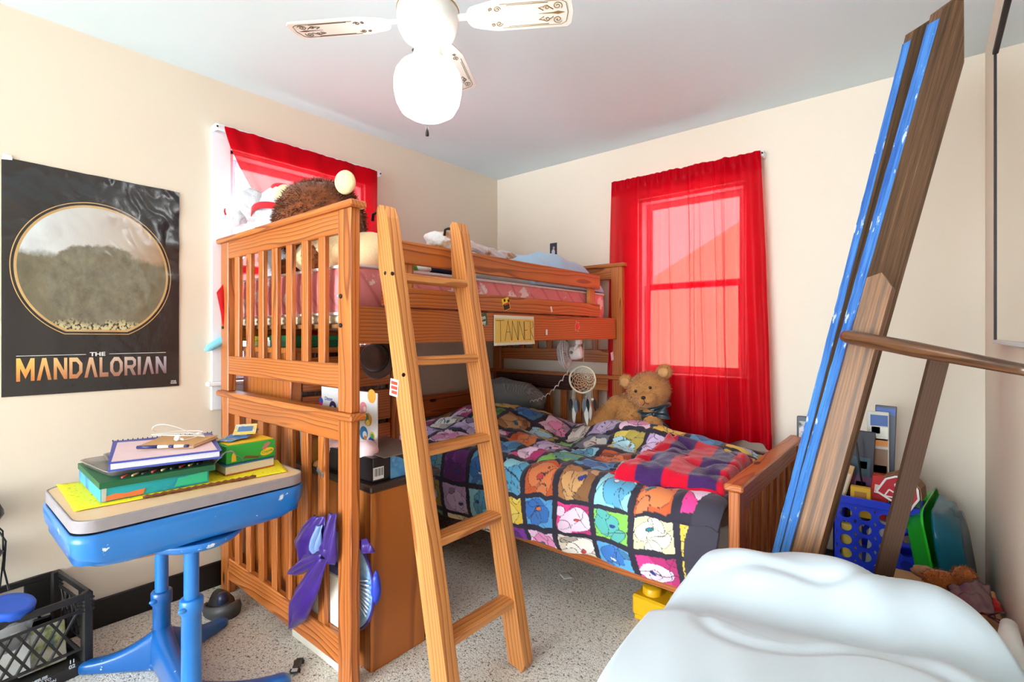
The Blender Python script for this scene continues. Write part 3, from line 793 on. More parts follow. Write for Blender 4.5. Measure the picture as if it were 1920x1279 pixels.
# ---------------------------------------------------------------- dreamcatcher, clip fan
dc = thing('dreamcatcher', 'round dreamcatcher with pale web and grey feathers hanging under the bunk', 'dreamcatcher', (1.07, 2.55, .93))
c0 = at(1092, 712, x=1.075); view = (Vector(CAM) - c0); view.z = 0; view.normalize(); ex = Vector((-view.y, view.x, 0)); ex = (ex + view * .25).normalized()
def dp(a, b, o=0): return c0 + ex * a + Vector((0, 0, b)) + view * o
Rr = .0775; CORD = P('cream_cord', (226, 214, 190), .7); FE_G = P('grey_feather', (108, 116, 128), .8, var=.3); FE_D = P('dark_feather', (34, 32, 38), .8); FE_W = P('white_feather', (224, 222, 218), .85)
mb = MB(); mb.tube([dp(Rr * math.cos(a), Rr * math.sin(a)) for a in [2 * PI * i / 40 for i in range(40)]], .0052, 8, closed=True); part('hoop', mb, CORD, dc)
mb = MB()
for ring in range(8):
    r0, r1 = Rr * (1 - ring * .115), Rr * (1 - (ring + 1) * .115); n = 12
    for k in range(n):
        a0 = 2 * PI * (k + ring * .5) / n; a1 = a0 + PI / n; a2 = a0 + 2 * PI / n
        off = .006 * ring
        mb.tube([dp(r0 * math.cos(a0) + off * .5, r0 * math.sin(a0) + off * .4), dp(r1 * math.cos(a1) * 1.02 + off * .5, r1 * math.sin(a1) * 1.02 + off * .4), dp(r0 * math.cos(a2) + off * .5, r0 * math.sin(a2) + off * .4)], .0015, 4)
part('web', mb, CORD, dc)
mb = MB(); mb.tube([dp(.006, Rr), dp(.008, .20), dp(.008, .235)], .0016, 5); part('hanging_cord', mb, CORD, dc)
def feather(x, z0, L, w, mat, tilt=0):
    k = MB()
    poly = []
    n = 12
    for i in range(n + 1):
        t = i / n; poly.append((w * math.sin(PI * min(1, t * 1.02)) ** .6 * (1 - .3 * t), -L * t))
    pts = poly + [(-a, b) for a, b in poly[::-1]][1:-1]
    k.prism([(px_ * math.cos(tilt) - py_ * math.sin(tilt), px_ * math.sin(tilt) + py_ * math.cos(tilt)) for px_, py_ in pts], .002, frame(dp(x, z0, random.uniform(-.006, .006)), ex, (0, 0, 1)))
    k.tube([dp(x, z0 + .012), dp(x + L * math.sin(tilt) * .95, z0 - L * .95)], .001, 4)
    part('feather', k, mat, dc)
for x, z0, L, w, mat, tl in ((-.07, -.115, .075, .014, FE_D, -.05), (-.045, -.115, .09, .014, FE_G, .1), (-.028, -.115, .075, .009, FE_D, .12), (-.052, -.16, .10, .013, FE_W, .02),
                             (.012, -.11, .085, .015, FE_G, -.05), (.030, -.11, .085, .012, FE_D, .04), (.018, -.15, .12, .014, FE_W, .1), (.074, -.11, .075, .013, FE_D, .05), (.050, -.15, .09, .009, FE_W, -.02)):
    feather(x, z0, L, w, mat, tl)
for x, y in ((-.055, -.056), (.02, -.078), (.058, -.052)):
    k = MB(); k.tube([dp(x, y), dp(x * 1.05, y - .05), dp(x, y - .075)], .0012, 4); part('hanging_cord', k, CORD, dc)
for x, z in ((.060, -.112), (.02, -.10), (-.055, -.105)):
    k = MB(); k.ell(dp(x, z, .004), (.008, .008, .008) if x > .05 else (.004, .004, .004), None, 12, 8); part('bead', k, P('bead', (236, 230, 220), .3), dc)

cf = thing('clip_fan', 'white clip fan with round grille hanging upside down below the bunk rail', 'fan', (.98, 2.62, 1.12))
WPL = P('white_plastic', (232, 220, 216), .4)
fc = at(1060, 664, x=.985); ax = Vector((-.92, -.36, -.14)).normalized()
M4 = Matrix.Translation(fc) @ ax.to_track_quat('Z', 'Y').to_matrix().to_4x4()
mb = MB()
for i in range(44):
    a = 2 * PI * i / 44; ca, sa = math.cos(a), math.sin(a)
    mb.tube([M4 @ Vector((.02 * ca, .02 * sa, -.028)), M4 @ Vector((.06 * ca, .06 * sa, -.024)), M4 @ Vector((.083 * ca, .083 * sa, -.005)), M4 @ Vector((.086 * ca, .086 * sa, .012)), M4 @ Vector((.06 * ca, .06 * sa, .034)), M4 @ Vector((.02 * ca, .02 * sa, .038))], .0014, 4)
for r, z in ((.0865, .008), (.084, -.004), (.06, -.024), (.06, .034)):
    mb.tube([M4 @ Vector((r * math.cos(a), r * math.sin(a), z)) for a in [2 * PI * i / 36 for i in range(36)]], .0035 if r > .08 else .0018, 6, closed=True)
part('grille', mb, WPL, cf)
mb = MB(); mb.lathe([(0, .040), (.020, .038), (.022, .034), (0, .033)], M4, 20); part('badge', mb, WPL, cf)
for i in range(3):
    a = 2 * PI * i / 3; mb = MB()
    mb.grid(lambda u, v: M4 @ Vector((math.cos(a + (u - .5) * (.9 + .3 * v)) * (.014 + .058 * v), math.sin(a + (u - .5) * (.9 + .3 * v)) * (.014 + .058 * v), .006 + (u - .5) * .02)), 8, 6)
    q = part('blade', mb, P('fan_blade', (206, 208, 212), .3), cf); solidify(q, .002)
mb = MB(); mb.lathe([(0, -.105), (.030, -.103), (.040, -.092), (.043, -.06), (.040, -.035), (.030, -.028), (0, -.027)], M4, 26); mo = part('motor_housing', mb, P('motor_white', (226, 212, 208), .4), cf)
mb = MB(); mb.lathe([(0, 0), (.009, 0), (.009, .012), (0, .012)], Matrix.Translation(fc + Vector((.064, -.036, .012))) @ Vector((.6, -.8, 0)).to_track_quat('Z', 'Y').to_matrix().to_4x4(), 14); part('knob', mb, P('knob_grey', (92, 84, 84), .4), mo)
mb = MB(); mb.tube([fc + Vector((.06, -.005, .02)), fc + Vector((.085, -.01, .05)), fc + Vector((.1, -.01, .08))], .009, 8); mb.box(fc + Vector((.10, -.01, .085)), (.03, .035, .05), None, .004); part('clip', mb, WPL, cf)
mb = MB(); pts = []; A, B = at(1070, 690, x=.96), at(985, 748, x=.50)
for i in range(161):
    t = i / 160; p = A.lerp(B, t); p.z -= .085 * math.sin(PI * t * .9) * (1 - .25 * t)
    a = t * 2 * PI * 11; p += Vector((0, .006 * math.cos(a), .008 * math.sin(a))); pts.append(p)
mb.tube(pts, .003, 6); part('cord', mb, P('cord_white', (226, 216, 208), .5), cf)

# ================================================================ ON THE UPPER BUNK
BRN = m_fur('brown_fur', (124, 66, 34), var=.35, scale=26); CRM = m_fur('cream_plush', (244, 214, 164), var=.06, scale=10); WHT = m_fur('white_fur', (212, 210, 214), var=.10, scale=40)
pb = thing('plush_bear', 'large brown plush bear with cream ears and belly sitting on the upper bunk', 'plush toy', (.55, 1.25, 1.47))
hc = Vector((.50, 1.20, 1.722)); mb = MB()
mb.ell(hc, (.205, .19, .19), None, 32, 20, 0, .05, 3); mb.fur(hc, (.205, .19, .19), 7500, .024, .0028, None, 0, .25)
hd = part('head', mb, BRN, pb)
for p, r in (((.34, 1.11, 1.862), (.045, .028, .048)), ((.712, 1.195, 1.868), (.046, .028, .052))):
    mb = MB(); mb.ell(p, r, rotz(.6), 20, 14); part('ear', mb, CRM, pb)
mb = MB(); mb.ell((.93, 1.17, 1.535), (.10, .12, .085), None, 28, 18, 0, .05, 8); part('leg', mb, CRM, pb)
mb = MB(); mb.ell((.66, 1.20, 1.55), (.25, .17, .10), None, 26, 16, 0, .08, 4); part('belly', mb, CRM, pb)
mb = MB()
for i in range(6):
    c = Vector((.70, 1.12, 1.60)).lerp(Vector((.715, 1.055, 1.52)), i / 5); mb.ell(c, (.05, .045, .05), None, 14, 9); mb.fur(c, (.05, .045, .05), 240, .018, .0024)
part('arm', mb, BRN, pb)
mb = MB(); mb.ell((.40, 1.09, 1.51), (.055, .055, .045), None, 16, 10); mb.fur((.40, 1.09, 1.51), (.055, .055, .045), 400, .018, .0024); part('foot', mb, BRN, pb)

pd = thing('plush_dog', 'white plush animal with a red band leaning by the window on the upper bunk', 'plush toy', (.24, 1.16, 1.47))
mb = MB()
for c, r in (((.215, 1.16, 1.745), (.105, .125, .19)), ((.25, 1.14, 1.58), (.12, .10, .12)), ((.20, 1.13, 1.70), (.07, .09, .13))):
    mb.ell(c, r, None, 40, 26, 0, .16, 2)
part('body', mb, WHT, pd)
mb = MB(); c = (.155, 1.05, 1.785)
for c, r in (((.13, 1.05, 1.835), (.08, .085, .08)), ((.105, .99, 1.775), (.05, .055, .05))):
    mb.ell(c, r, None, 36, 24, 0, .16, 5)
part('head', mb, WHT, pd)
RED = P('red_felt', (214, 16, 32), .8, sheen=.4)
mb = MB()
def band(u, v):
    a = -2.0 + 2.1 * u; r = 1.04
    return (.217 + .112 * r * math.cos(a), 1.16 + .135 * r * math.sin(a), 1.785 + .03 * (v - .5) + .028 * math.sin(u * PI))
mb.grid(band, 20, 4); q = part('red_band', mb, RED, pd, 'red felt band'); solidify(q, .004)
mb = MB(); mb.ell((.235, 1.14, 1.922), (.05, .04, .02), None, 16, 10); part('red_cap', mb, RED, pd)
mb = MB(); mb.tube([(.115, .938, 1.80), (.120, .934, 1.785), (.124, .937, 1.77)], .004, 6); part('mouth_mark', mb, RED, pd)

mb = MB()
def roll(ax0, ax1, r, seed, n=70):
    a, b = Vector(ax0), Vector(ax1); k = MB(); ax = (b - a).normalized(); sd = ax.cross(Vector((0, 0, 1))).normalized(); up = sd.cross(ax)
    def fn(u, v):
        p = a.lerp(b, v); q = 2 * PI * u
        e = min(1, min(v, 1 - v) / .06); e = math.sqrt(max(0, 1 - (1 - e) ** 2))
        rr = r * e * (1 + .30 * nz(math.cos(q) * 1.2 + seed, math.sin(q) * 1.2, v * 5) + .22 * nz(math.cos(q) * 2.6, math.sin(q) * 2.6 + seed, v * 11))
        return p + sd * math.cos(q) * rr * 1.15 + up * math.sin(q) * rr * .8 + up * .02 * nz(v * 4, seed)
    k.grid(fn, 36, n); return k
COW = m_blotch('blotched_fleece', (222, 216, 214), (190, 140, 100), (92, 58, 40), 9)
rb = thing('rolled_blanket', 'rolled white and brown blotched fleece blanket beside the upper guard rail', 'blanket', (.8, 2.1, 1.48))
part('roll', roll((.93, 1.50, 1.635), (.70, 2.32, 1.640), .062, 3), COW, rb)
part('roll', roll((1.0, 1.66, 1.55), (.84, 2.34, 1.56), .06, 9), COW, rb)
part('roll', roll((.82, 1.66, 1.545), (.62, 2.40, 1.555), .06, 13), COW, rb)
SHEETB = plain('light_blue_cotton', (172, 206, 232), .85, .06, 6, .1, sheen=.3)
mb = MB()
def comf(u, v):
    x = .22 + .86 * u; y = 2.06 + .72 * v
    e = min(1, min(u, 1 - u, v, 1 - v) / .18); e = math.sqrt(max(0, 1 - (1 - e) ** 2))
    z = 1.475 + e * (.118 + .060 * math.sin(v * 3.0) - .05 * max(0, v - .7) * 3 + .035 * nz(u * 3, v * 4, 2) + .03 * nz(u * 7, v * 8, 5) + .05 * gauss(u, v, .6, .45, .5, .14) + .04 * gauss(u, v, .65, .75, .5, .1))
    return (x, y, z)
mb.grid(comf, 60, 60); q = solo('comforter', mb, SHEETB, 'light blue comforter heaped at the far end of the upper bunk', 'comforter'); solidify(q, .012)
mb = MB(); mb.ell((.86, 2.70, 1.545), (.21, .13, .075), rotz(.9) @ Matrix.Rotation(.25, 3, 'Y'), 28, 18, 0, .12, 6)
solo('pillow', mb, plain('grey_pillow', (150, 148, 152), .85, .1, 12, .1), 'grey pillow at the far end of the upper bunk mattress', 'pillow')
mb = MB()
def gs(u, v):
    y = 1.62 + 1.0 * v; x = .72 + .33 * u
    e = min(1, min(u, 1 - u, v, 1 - v) / .25); return (x, y, 1.468 + .006 + .045 * math.sqrt(e) * (1 + .5 * nz(u * 5, v * 9)) )
mb.grid(gs, 24, 50); q = solo('sheet', mb, plain('grey_sheet', (196, 194, 192), .85, .12, 9, .1), 'crumpled grey sheet seen between the guard rails of the upper bunk', 'sheet'); solidify(q, .006)
mb = MB(); mb.ell((1.0, 1.50, 1.49), (.05, .11, .028), None, 20, 12, 0, .3, 4); solo('shirt', mb, P('navy_cloth', (34, 40, 66), .9), 'dark navy cloth lying beside the pink mattress edge behind the ladder', 'cloth')
fg = thing('plush_frog', 'small green and white plush toy on the pink mattress behind the guard rail', 'plush toy', (.98, 1.33, 1.47))
mb = MB(); mb.ell((.98, 1.29, 1.492), (.05, .07, .028), None, 18, 12, 0, .2, 2); part('body', mb, P('green_plush', (106, 190, 52), .9), fg)
mb = MB(); mb.ell((.995, 1.385, 1.490), (.04, .035, .022), None, 16, 10, 0, .1, 1); part('head', mb, P('white_plush', (236, 238, 232), .9), fg)

# light blue foot and red cloth end by the window trim
mb = MB(); A, B = at(384, 657, x=.045), at(418, 638, x=.035)
mb.tube([A, A.lerp(B, .25), A.lerp(B, .7), B, B + Vector((0, .10, .03))], [.008, .022, .026, .03, .03], 14, flat=.8)
solo('plush_tail', mb, m_fur('pale_blue_plush', (132, 198, 218), var=.1), 'pale blue plush tail sticking out past the bed post by the window trim', 'plush toy')

# small photo on the back wall
ph = thing('photo', 'small dark photograph stuck on the back wall above the blue comforter', 'photo', (.545, D, 1.78))
mb = MB(); mb.box((.545, D - .0015, 1.828), (.062, .002, .095), None, .0004); part('print', mb, P('photo_dark', (44, 48, 66), .3), ph)
mb = MB()
for x, z, w, h, c in ((.0, -.02, .03, .045, 0), (0.004, .012, .018, .022, 1)):
    mb.prism([(x + w / 2 * math.cos(a), z + h / 2 * math.sin(a)) for a in [2 * PI * i / 14 for i in range(14)]], .0006, frame((.545, D - .0026, 1.828), (1, 0, 0), (0, 0, 1)), c)
part('figure', mb, [P('photo_pale', (196, 196, 210), .4), P('photo_skin', (196, 150, 130), .4)], ph)

# paper sign on the bunk rail
sg = thing('paper_sign', 'yellow paper name sign with pencil capitals taped on the upper bunk rail', 'sign', (1.118, 1.86, 1.16))
mb = MB()
def sgn(u, v):
    y = 1.705 + .300 * u; z = 1.302 - .142 * v + .004 * u * v; 
    return (1.1155 + .010 * max(0, v - .75) * 4 * max(0, u - .2) + .001 * math.sin(u * 7), y, z)
mb.grid(sgn, 24, 16); q = part('sheet', mb, P('sign_white', (228, 226, 208), .7), sg); solidify(q, .001, 1)
mb = MB(); mb.grid(lambda u, v: Vector(sgn(.01 + .97 * u, .11 + .80 * v)) + Vector((.0022, 0, 0)), 24, 16); q = part('yellow_panel', mb, P('sign_yellow', (232, 194, 98), .7, var=.12), sg)
mb = MB(); INK = P('pencil_line', (92, 78, 44), .7)
def stroke(pts):
    mb.tube([Vector(sgn(u, v)) + Vector((.0034, 0, 0)) for u, v in pts], .0011, 4)
for pts in ([(.03, .18), (.22, .17)], [(.13, .17), (.14, .88)], [(.24, .86), (.31, .17), (.40, .84)], [(.27, .56), (.37, .55)], [(.41, .84), (.42, .18), (.56, .84), (.56, .18)], [(.57, .84), (.60, .18), (.72, .84), (.72, .20)],
            [(.86, .17), (.73, .18), (.74, .84), (.89, .82)], [(.74, .50), (.82, .49)], [(.885, .86), (.885, .17), (.955, .19), (.965, .38), (.89, .47), (.975, .84)]):
    stroke(pts)
part('lettering', mb, INK, sg)

# ================================================================ UNDER THE BUNK
ch = thing('tall_chest', 'tall brown wooden chest against the left wall inside the bunk bed', 'chest', (.3, 1.3, 0))
mb = MB(); mb.b2((.05, 1.045, .02), (.485, 1.075, 1.14)); part('side_panel', mb, VENEER, ch)
mb = MB(); mb.b2((.485, 1.035, 0), (.55, 1.085, 1.15)); part('corner_post', mb, PINE_B, ch)
mb = MB(); mb.b2((.485, 1.56, 0), (.55, 1.61, 1.15)); part('corner_post', mb, PINE_B, ch)
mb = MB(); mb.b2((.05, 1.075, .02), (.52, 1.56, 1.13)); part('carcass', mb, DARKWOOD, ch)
mb = MB(); mb.b2((.045, 1.03, 1.13), (.56, 1.615, 1.155)); part('top', mb, VENEER, ch)
for i in range(6):
    z = .10 + .172 * i; mb = MB(); mb.b2((.521, 1.09, z), (.545, 1.555, z + .15)); dr = part('drawer', mb, PINE_B, ch)
    mb = MB(); mb.ell((.556, 1.32, z + .075), (.013, .016, .016), None, 14, 8); part('knob', mb, DARKWOOD, dr)
for (x0, x1, y0, h, c, lb) in ((.09, .20, 1.06, .048, (178, 176, 60), 'flat yellow green box lying on the tall chest under the mattress'),
                               (.215, .30, 1.08, .042, (226, 224, 214), 'small white box lying on the tall chest beside the yellow green one'),
                               (.315, .54, 1.055, .052, (24, 116, 72), 'flat dark green box lying on the tall chest under the mattress')):
    bx_ = thing('game_box', lb, 'box', ((x0 + x1) / 2, y0 + .15, 1.155))
    mb = MB(); mb.b2((x0, y0, 1.156), (x1, y0 + .30, 1.156 + h * .55), .002); part('base', mb, P('box_tone', tuple(q * .8 for q in c), .5), bx_)
    mb = MB(); mb.b2((x0 - .003, y0 - .003, 1.156 + h * .55), (x1 + .003, y0 + .303, 1.156 + h), .002); part('lid', mb, P('box_lid', c, .5), bx_)
ht = thing('hat', 'dark brown hat hanging under the upper bunk behind the ladder', 'hat', (.66, 1.42, 1.0))
HB = plain('dark_brown_felt', (66, 34, 22), .9, .3, 14, .2, sheen=.3)
MH = Matrix.Translation((.665, 1.40, 1.095)) @ Vector((.35, -.9, .25)).to_track_quat('Z', 'Y').to_matrix().to_4x4()
mb = MB(); mb.lathe([(.092, -.004), (.094, 0), (.085, .008), (.070, .016), (.064, .02), (.064, .014), (.085, .002), (.092, -.004)], MH, 30); part('brim', mb, HB, ht)
mb = MB(); mb.lathe([(.065, .016), (.062, .04), (.056, .07), (.04, .082), (.02, .078), (0, .074)], MH, 30); part('crown', mb, HB, ht)
mb = MB(); mb.lathe([(.0668, .018), (.0655, .032), (.063, .032), (.063, .018)], MH, 30); part('hat_band', mb, P('hat_band_black', (26, 16, 14), .6), ht)
mb = MB(); mb.tube([MH @ Vector((0, 0, -.0)), Vector((.66, 1.41, 1.20)), Vector((.66, 1.41, 1.236))], .002, 5); part('hanging_loop', mb, HB, ht)

ds = thing('dresser', 'low brown dresser with a dark top standing under the bunk', 'dresser', (.85, 1.2, 0))
mb = MB(); mb.b2((.57, 1.05, .0), (1.112, 1.30, .645), .003, 0, 2); part('carcass', mb, VENEER, ds)
BLKTOP = wood('dark_top', (62, 44, 36), (48, 34, 28), (28, 20, 18), coat=.3, knots=False)
mb = MB(); mb.b2((.562, 1.042, .645), (1.122, 1.375, .672), .006); part('top', mb, BLKTOP, ds)
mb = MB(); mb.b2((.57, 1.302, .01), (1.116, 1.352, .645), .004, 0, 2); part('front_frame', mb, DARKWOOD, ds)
for i in range(3):
    mb = MB(); mb.b2((.60, 1.353, .06 + .195 * i), (1.09, 1.366, .235 + .195 * i)); dr = part('drawer', mb, VENEER, ds)
    for x in (.72, .96):
        mb = MB(); mb.ell((x, 1.374, .15 + .195 * i), (.014, .010, .014), None, 12, 8); part('knob', mb, STEEL, dr)
wb = thing('storage_box', 'white plastic storage box behind the slats at the foot of the bunk', 'box', (.87, 1.02, 0))
OFFW = P('off_white_plastic', (232, 224, 210), .5)
mb = MB(); mb.b2((.675, .978, 0), (1.03, 1.006, .125), .005); part('drawer', mb, OFFW, wb)
mb = MB(); mb.b2((.80, .978, .127), (1.03, 1.006, .345), .005); part('body', mb, OFFW, wb)
mb = MB(); mb.b2((.80, .977, .345), (1.032, 1.007, .372), .004); part('lid', mb, P('slate_lid', (92, 98, 140), .5), wb)
# round bag and satin cape tied to the slats
rbg = thing('round_bag', 'round purple edged bag with pale blue face behind the corner post', 'bag', (1.0, 1.02, .13))
MB_ = Matrix.Translation((1.0, 1.020, .315)) @ Matrix.Rotation(PI / 2, 4, 'X')
PURP = plain('purple_satin', (58, 24, 118), .32, .35, 12, .08, sheen=.15); PALEB = m_blotch('frosted_blue', (168, 206, 236), (120, 170, 226), (84, 120, 200), 8)
mb = MB(); mb.lathe([(.172, -.006), (.180, 0), (.172, .006)], MB_, 44); mb.lathe([(.172, .006), (.166, .0), (.172, -.006)], MB_, 44); part('rim', mb, PURP, rbg)
mb = MB(); mb.lathe([(0, .011), (.09, .011), (.15, .008), (.170, .003), (.170, -.003), (0, -.004)], MB_, 44); part('face', mb, PALEB, rbg)
mb = MB()
for a0 in range(9):
    a = .9 * a0 / 9 - .5; mb.tube([MB_ @ Vector((r * math.cos(a), r * math.sin(a), .012)) for r in (.10, .13, .165)], .003, 5)
part('trim', mb, P('bag_trim_white', (230, 232, 246), .4), rbg)
mb = MB(); mb.ell((1.172, 1.03, .335), (.016, .018, .055), None, 14, 10, 0, .2, 3); part('tassel', mb, P('royal_blue_satin', (44, 66, 190), .3), rbg)
cp = thing('satin_cape', 'shiny purple satin cape knotted around the lower slats of the bunk', 'cape', (.86, .93, .2))
def leaf(pts_px, bulge, name='fold', m=PURP, y=.925):
    """satin fold: an outline on the slat front, puffed out and rippled"""
    pts = [at(px, py, y=y) for px, py in pts_px]; n = len(pts) // 2
    L, R = pts[:n], pts[n:][::-1]; k = MB()
    def fn(u, v):
        t = v * (n - 1); i = min(int(t), n - 2); f = t - i
        a = L[i].lerp(L[i + 1], f); b = R[i].lerp(R[i + 1], f)
        p = a.lerp(b, u); e = math.sin(PI * u) * (.4 + .6 * math.sin(PI * min(1, v * 1.05)))
        p.y -= bulge * e + .006 * math.sin(u * 13 + v * 5) ; return p
    k.grid(fn, 18, 26); q = part(name, k, m, cp); solidify(q, .004); return q
leaf([(592, 966), (572, 985), (552, 1015), (560, 1052), (600, 1050), (614, 1020), (616, 990), (612, 968)], .03)
leaf([(606, 1028), (575, 1040), (555, 1058), (547, 1070), (548, 1074), (565, 1076), (590, 1060), (612, 1042)], .03, y=.918)
leaf([(606, 1034), (572, 1085), (553, 1108), (549, 1172), (552, 1176), (575, 1160), (600, 1110), (616, 1050)], .035, y=.910)
leaf([(622, 962), (616, 990), (612, 1030), (612, 1036), (626, 1060), (631, 1040), (633, 1000), (633, 962)], .025)
leaf([(598, 985), (590, 1010), (586, 1030), (590, 1038), (602, 1030), (604, 1018), (606, 1000), (606, 985)], .02, 'lining', plain('silver_blue_satin', (120, 146, 196), .25, .3, 20), .905)
leaf([(676, 1012), (678, 1020), (680, 1030), (684, 1036), (690, 1034), (702, 1034), (700, 1022), (690, 1010)], .012, 'tie', PURP, 1.0)
mb = MB(); mb.ell(at(612, 1032, y=.915), (.03, .022, .035), None, 16, 12, 0, .3, 5); part('knot', mb, PURP, cp)

# things standing on the dresser
cd = thing('activity_card', 'white card with coloured round pictures standing on the dresser', 'card', (.8, 1.16, .672))
yc = 1.155; a_, b_ = at(597, 745, y=yc), at(708, 738, y=yc)
mb = MB(); mb.box(((a_.x + b_.x) / 2 + .015, yc, .83), (b_.x - a_.x - .03, .006, .31), None, .002); part('sheet', mb, P('card_white', (236, 228, 226), .5), cd)
def disc(px, py, r, c, off=.0036, e=1.0):
    p = at(px, py, y=yc - off); k = MB(); k.prism([(r * math.cos(a), r * e * math.sin(a)) for a in [2 * PI * i / 26 for i in range(26)]], .0006, frame(p, (1, 0, 0), (0, 0, 1)) @ Matrix.Translation((0, 0, 0)))
    part('picture', k, P('disc_tone', c, .5), cd)
for px, py, r, c, off in ((697, 743, .027, (236, 160, 60), .0036), (681, 765, .024, (226, 140, 148), .0036), (684, 767, .010, (250, 200, 190), .0046), (690, 787, .026, (232, 150, 60), .0036), (687, 783, .016, (60, 150, 110), .0046), (690, 793, .012, (236, 214, 90), .0052),
                        (682, 812, .027, (40, 130, 190), .0036), (684, 815, .014, (240, 240, 240), .0046), (685, 821, .009, (240, 130, 40), .0052), (698, 818, .017, (240, 190, 50), .0036), (698, 818, .010, (60, 160, 90), .0046), (696, 828, .018, (28, 80, 190), .0040),
                        (602, 752, .016, (60, 90, 190), .0036), (601, 760, .016, (226, 50, 120), .0042), (624, 764, .027, (40, 34, 80), .0036), (624, 766, .013, (232, 232, 236), .0046)):
    disc(px, py, r, c, off)
mb = MB(); mb.text('Disney', .022, frame(at(616, 748, y=yc - .0036), (1, 0, 0), (0, 0, 1)), .0002, .0003); part('lettering', mb, P('card_blue', (50, 90, 170), .5), cd)
pg = thing('plush_pig', 'pale pink plush toy lying in front of the white card', 'plush toy', (.96, 1.12, .76))
mb = MB(); c = at(688, 846, y=1.105); mb.ell(c, (.052, .04, .042), None, 20, 14, 0, .08, 2); part('body', mb, P('pink_plush', (244, 204, 204), .9, sheen=.4), pg)
mb = MB(); c2 = at(628, 838, y=1.105); mb.ell(c2, (.055, .04, .036), None, 18, 12, 0, .1, 3); part('leg', mb, P('pink_plush_leg', (240, 196, 196), .9, sheen=.4), pg)
bb = thing('display_box', 'flat black retail box with a blue window and a white barcode on the dresser', 'box', (.95, 1.16, .672))
mb = MB(); mb.box((.945, 1.165, .718), (.30, .19, .088), rotz(.0), .003); part('carton', mb, P('carton_black', (30, 28, 30), .35, coat=.3), bb)
mb = MB()
fb = frame((1.0965, 1.145, .716), (0, 1, 0), (0, 0, 1))
mb.prism([(.0 , -.042)] + [(.0 + .09 * math.sin(a), -.042 + .082 * math.cos(a)) for a in [PI / 2 * i / 12 for i in range(13)]], .0015, fb); part('window', mb, m_blotch('sky_blue_print', (96, 164, 216), (70, 140, 204), (160, 208, 240), 14), bb)
mb = MB(); mb.prism([(-.075, -.032), (-.030, -.032), (-.030, .012), (-.075, .012)], .0012, fb); lb = part('barcode_label', mb, P('label_white', (240, 238, 236), .5), bb)
mb = MB()
for i in range(9): mb.prism([(-.071 + i * .0044, -.020), (-.071 + i * .0044 + (.0025 if i % 3 else .0014), -.020), (-.071 + i * .0044 + (.0025 if i % 3 else .0014), .008), (-.071 + i * .0044, .008)], .0016, fb)
part('bars', mb, P('bar_black', (24, 24, 24), .5), lb)
mb = MB(); mb.box((.99, 1.20, .770), (.26, .20, .004), Matrix.Rotation(.05, 3, 'Y'), .001); solo('clear_cover', mb, m_clear('smoked_clear', (190, 176, 170), .45), 'clear plastic lid lying on the black retail box', 'lid')
tp = thing('plush_toy', 'orange brown plush toy seen between the slats on the dresser', 'plush toy', (.70, 1.10, .672))
mb = MB(); c = at(595, 848, y=1.10); mb.ell(c, (.035, .035, .06), None, 18, 12); part('body', mb, P('orange_plush', (204, 138, 60), .9, sheen=.4), tp)
mb = MB(); c = at(598, 872, y=1.08); mb.ell(c, (.026, .024, .02), None, 16, 10); part('foot', mb, P('peach_plush', (234, 178, 110), .9, sheen=.4), tp)
mb = MB(); p0 = at(566, 815, y=1.0); p1 = at(578, 905, y=1.0)
mb.prism([(0, 0), (.016, 0), (.05, -.30), (.034, -.30)], .012, frame((p0.x - .015, 1.008, p0.z + .05), (1, 0, 0), (0, 0, 1)))
solo('folder', mb, P('pale_green_card', (206, 220, 216), .5), 'pale folder standing behind the slats beside the dresser', 'folder')

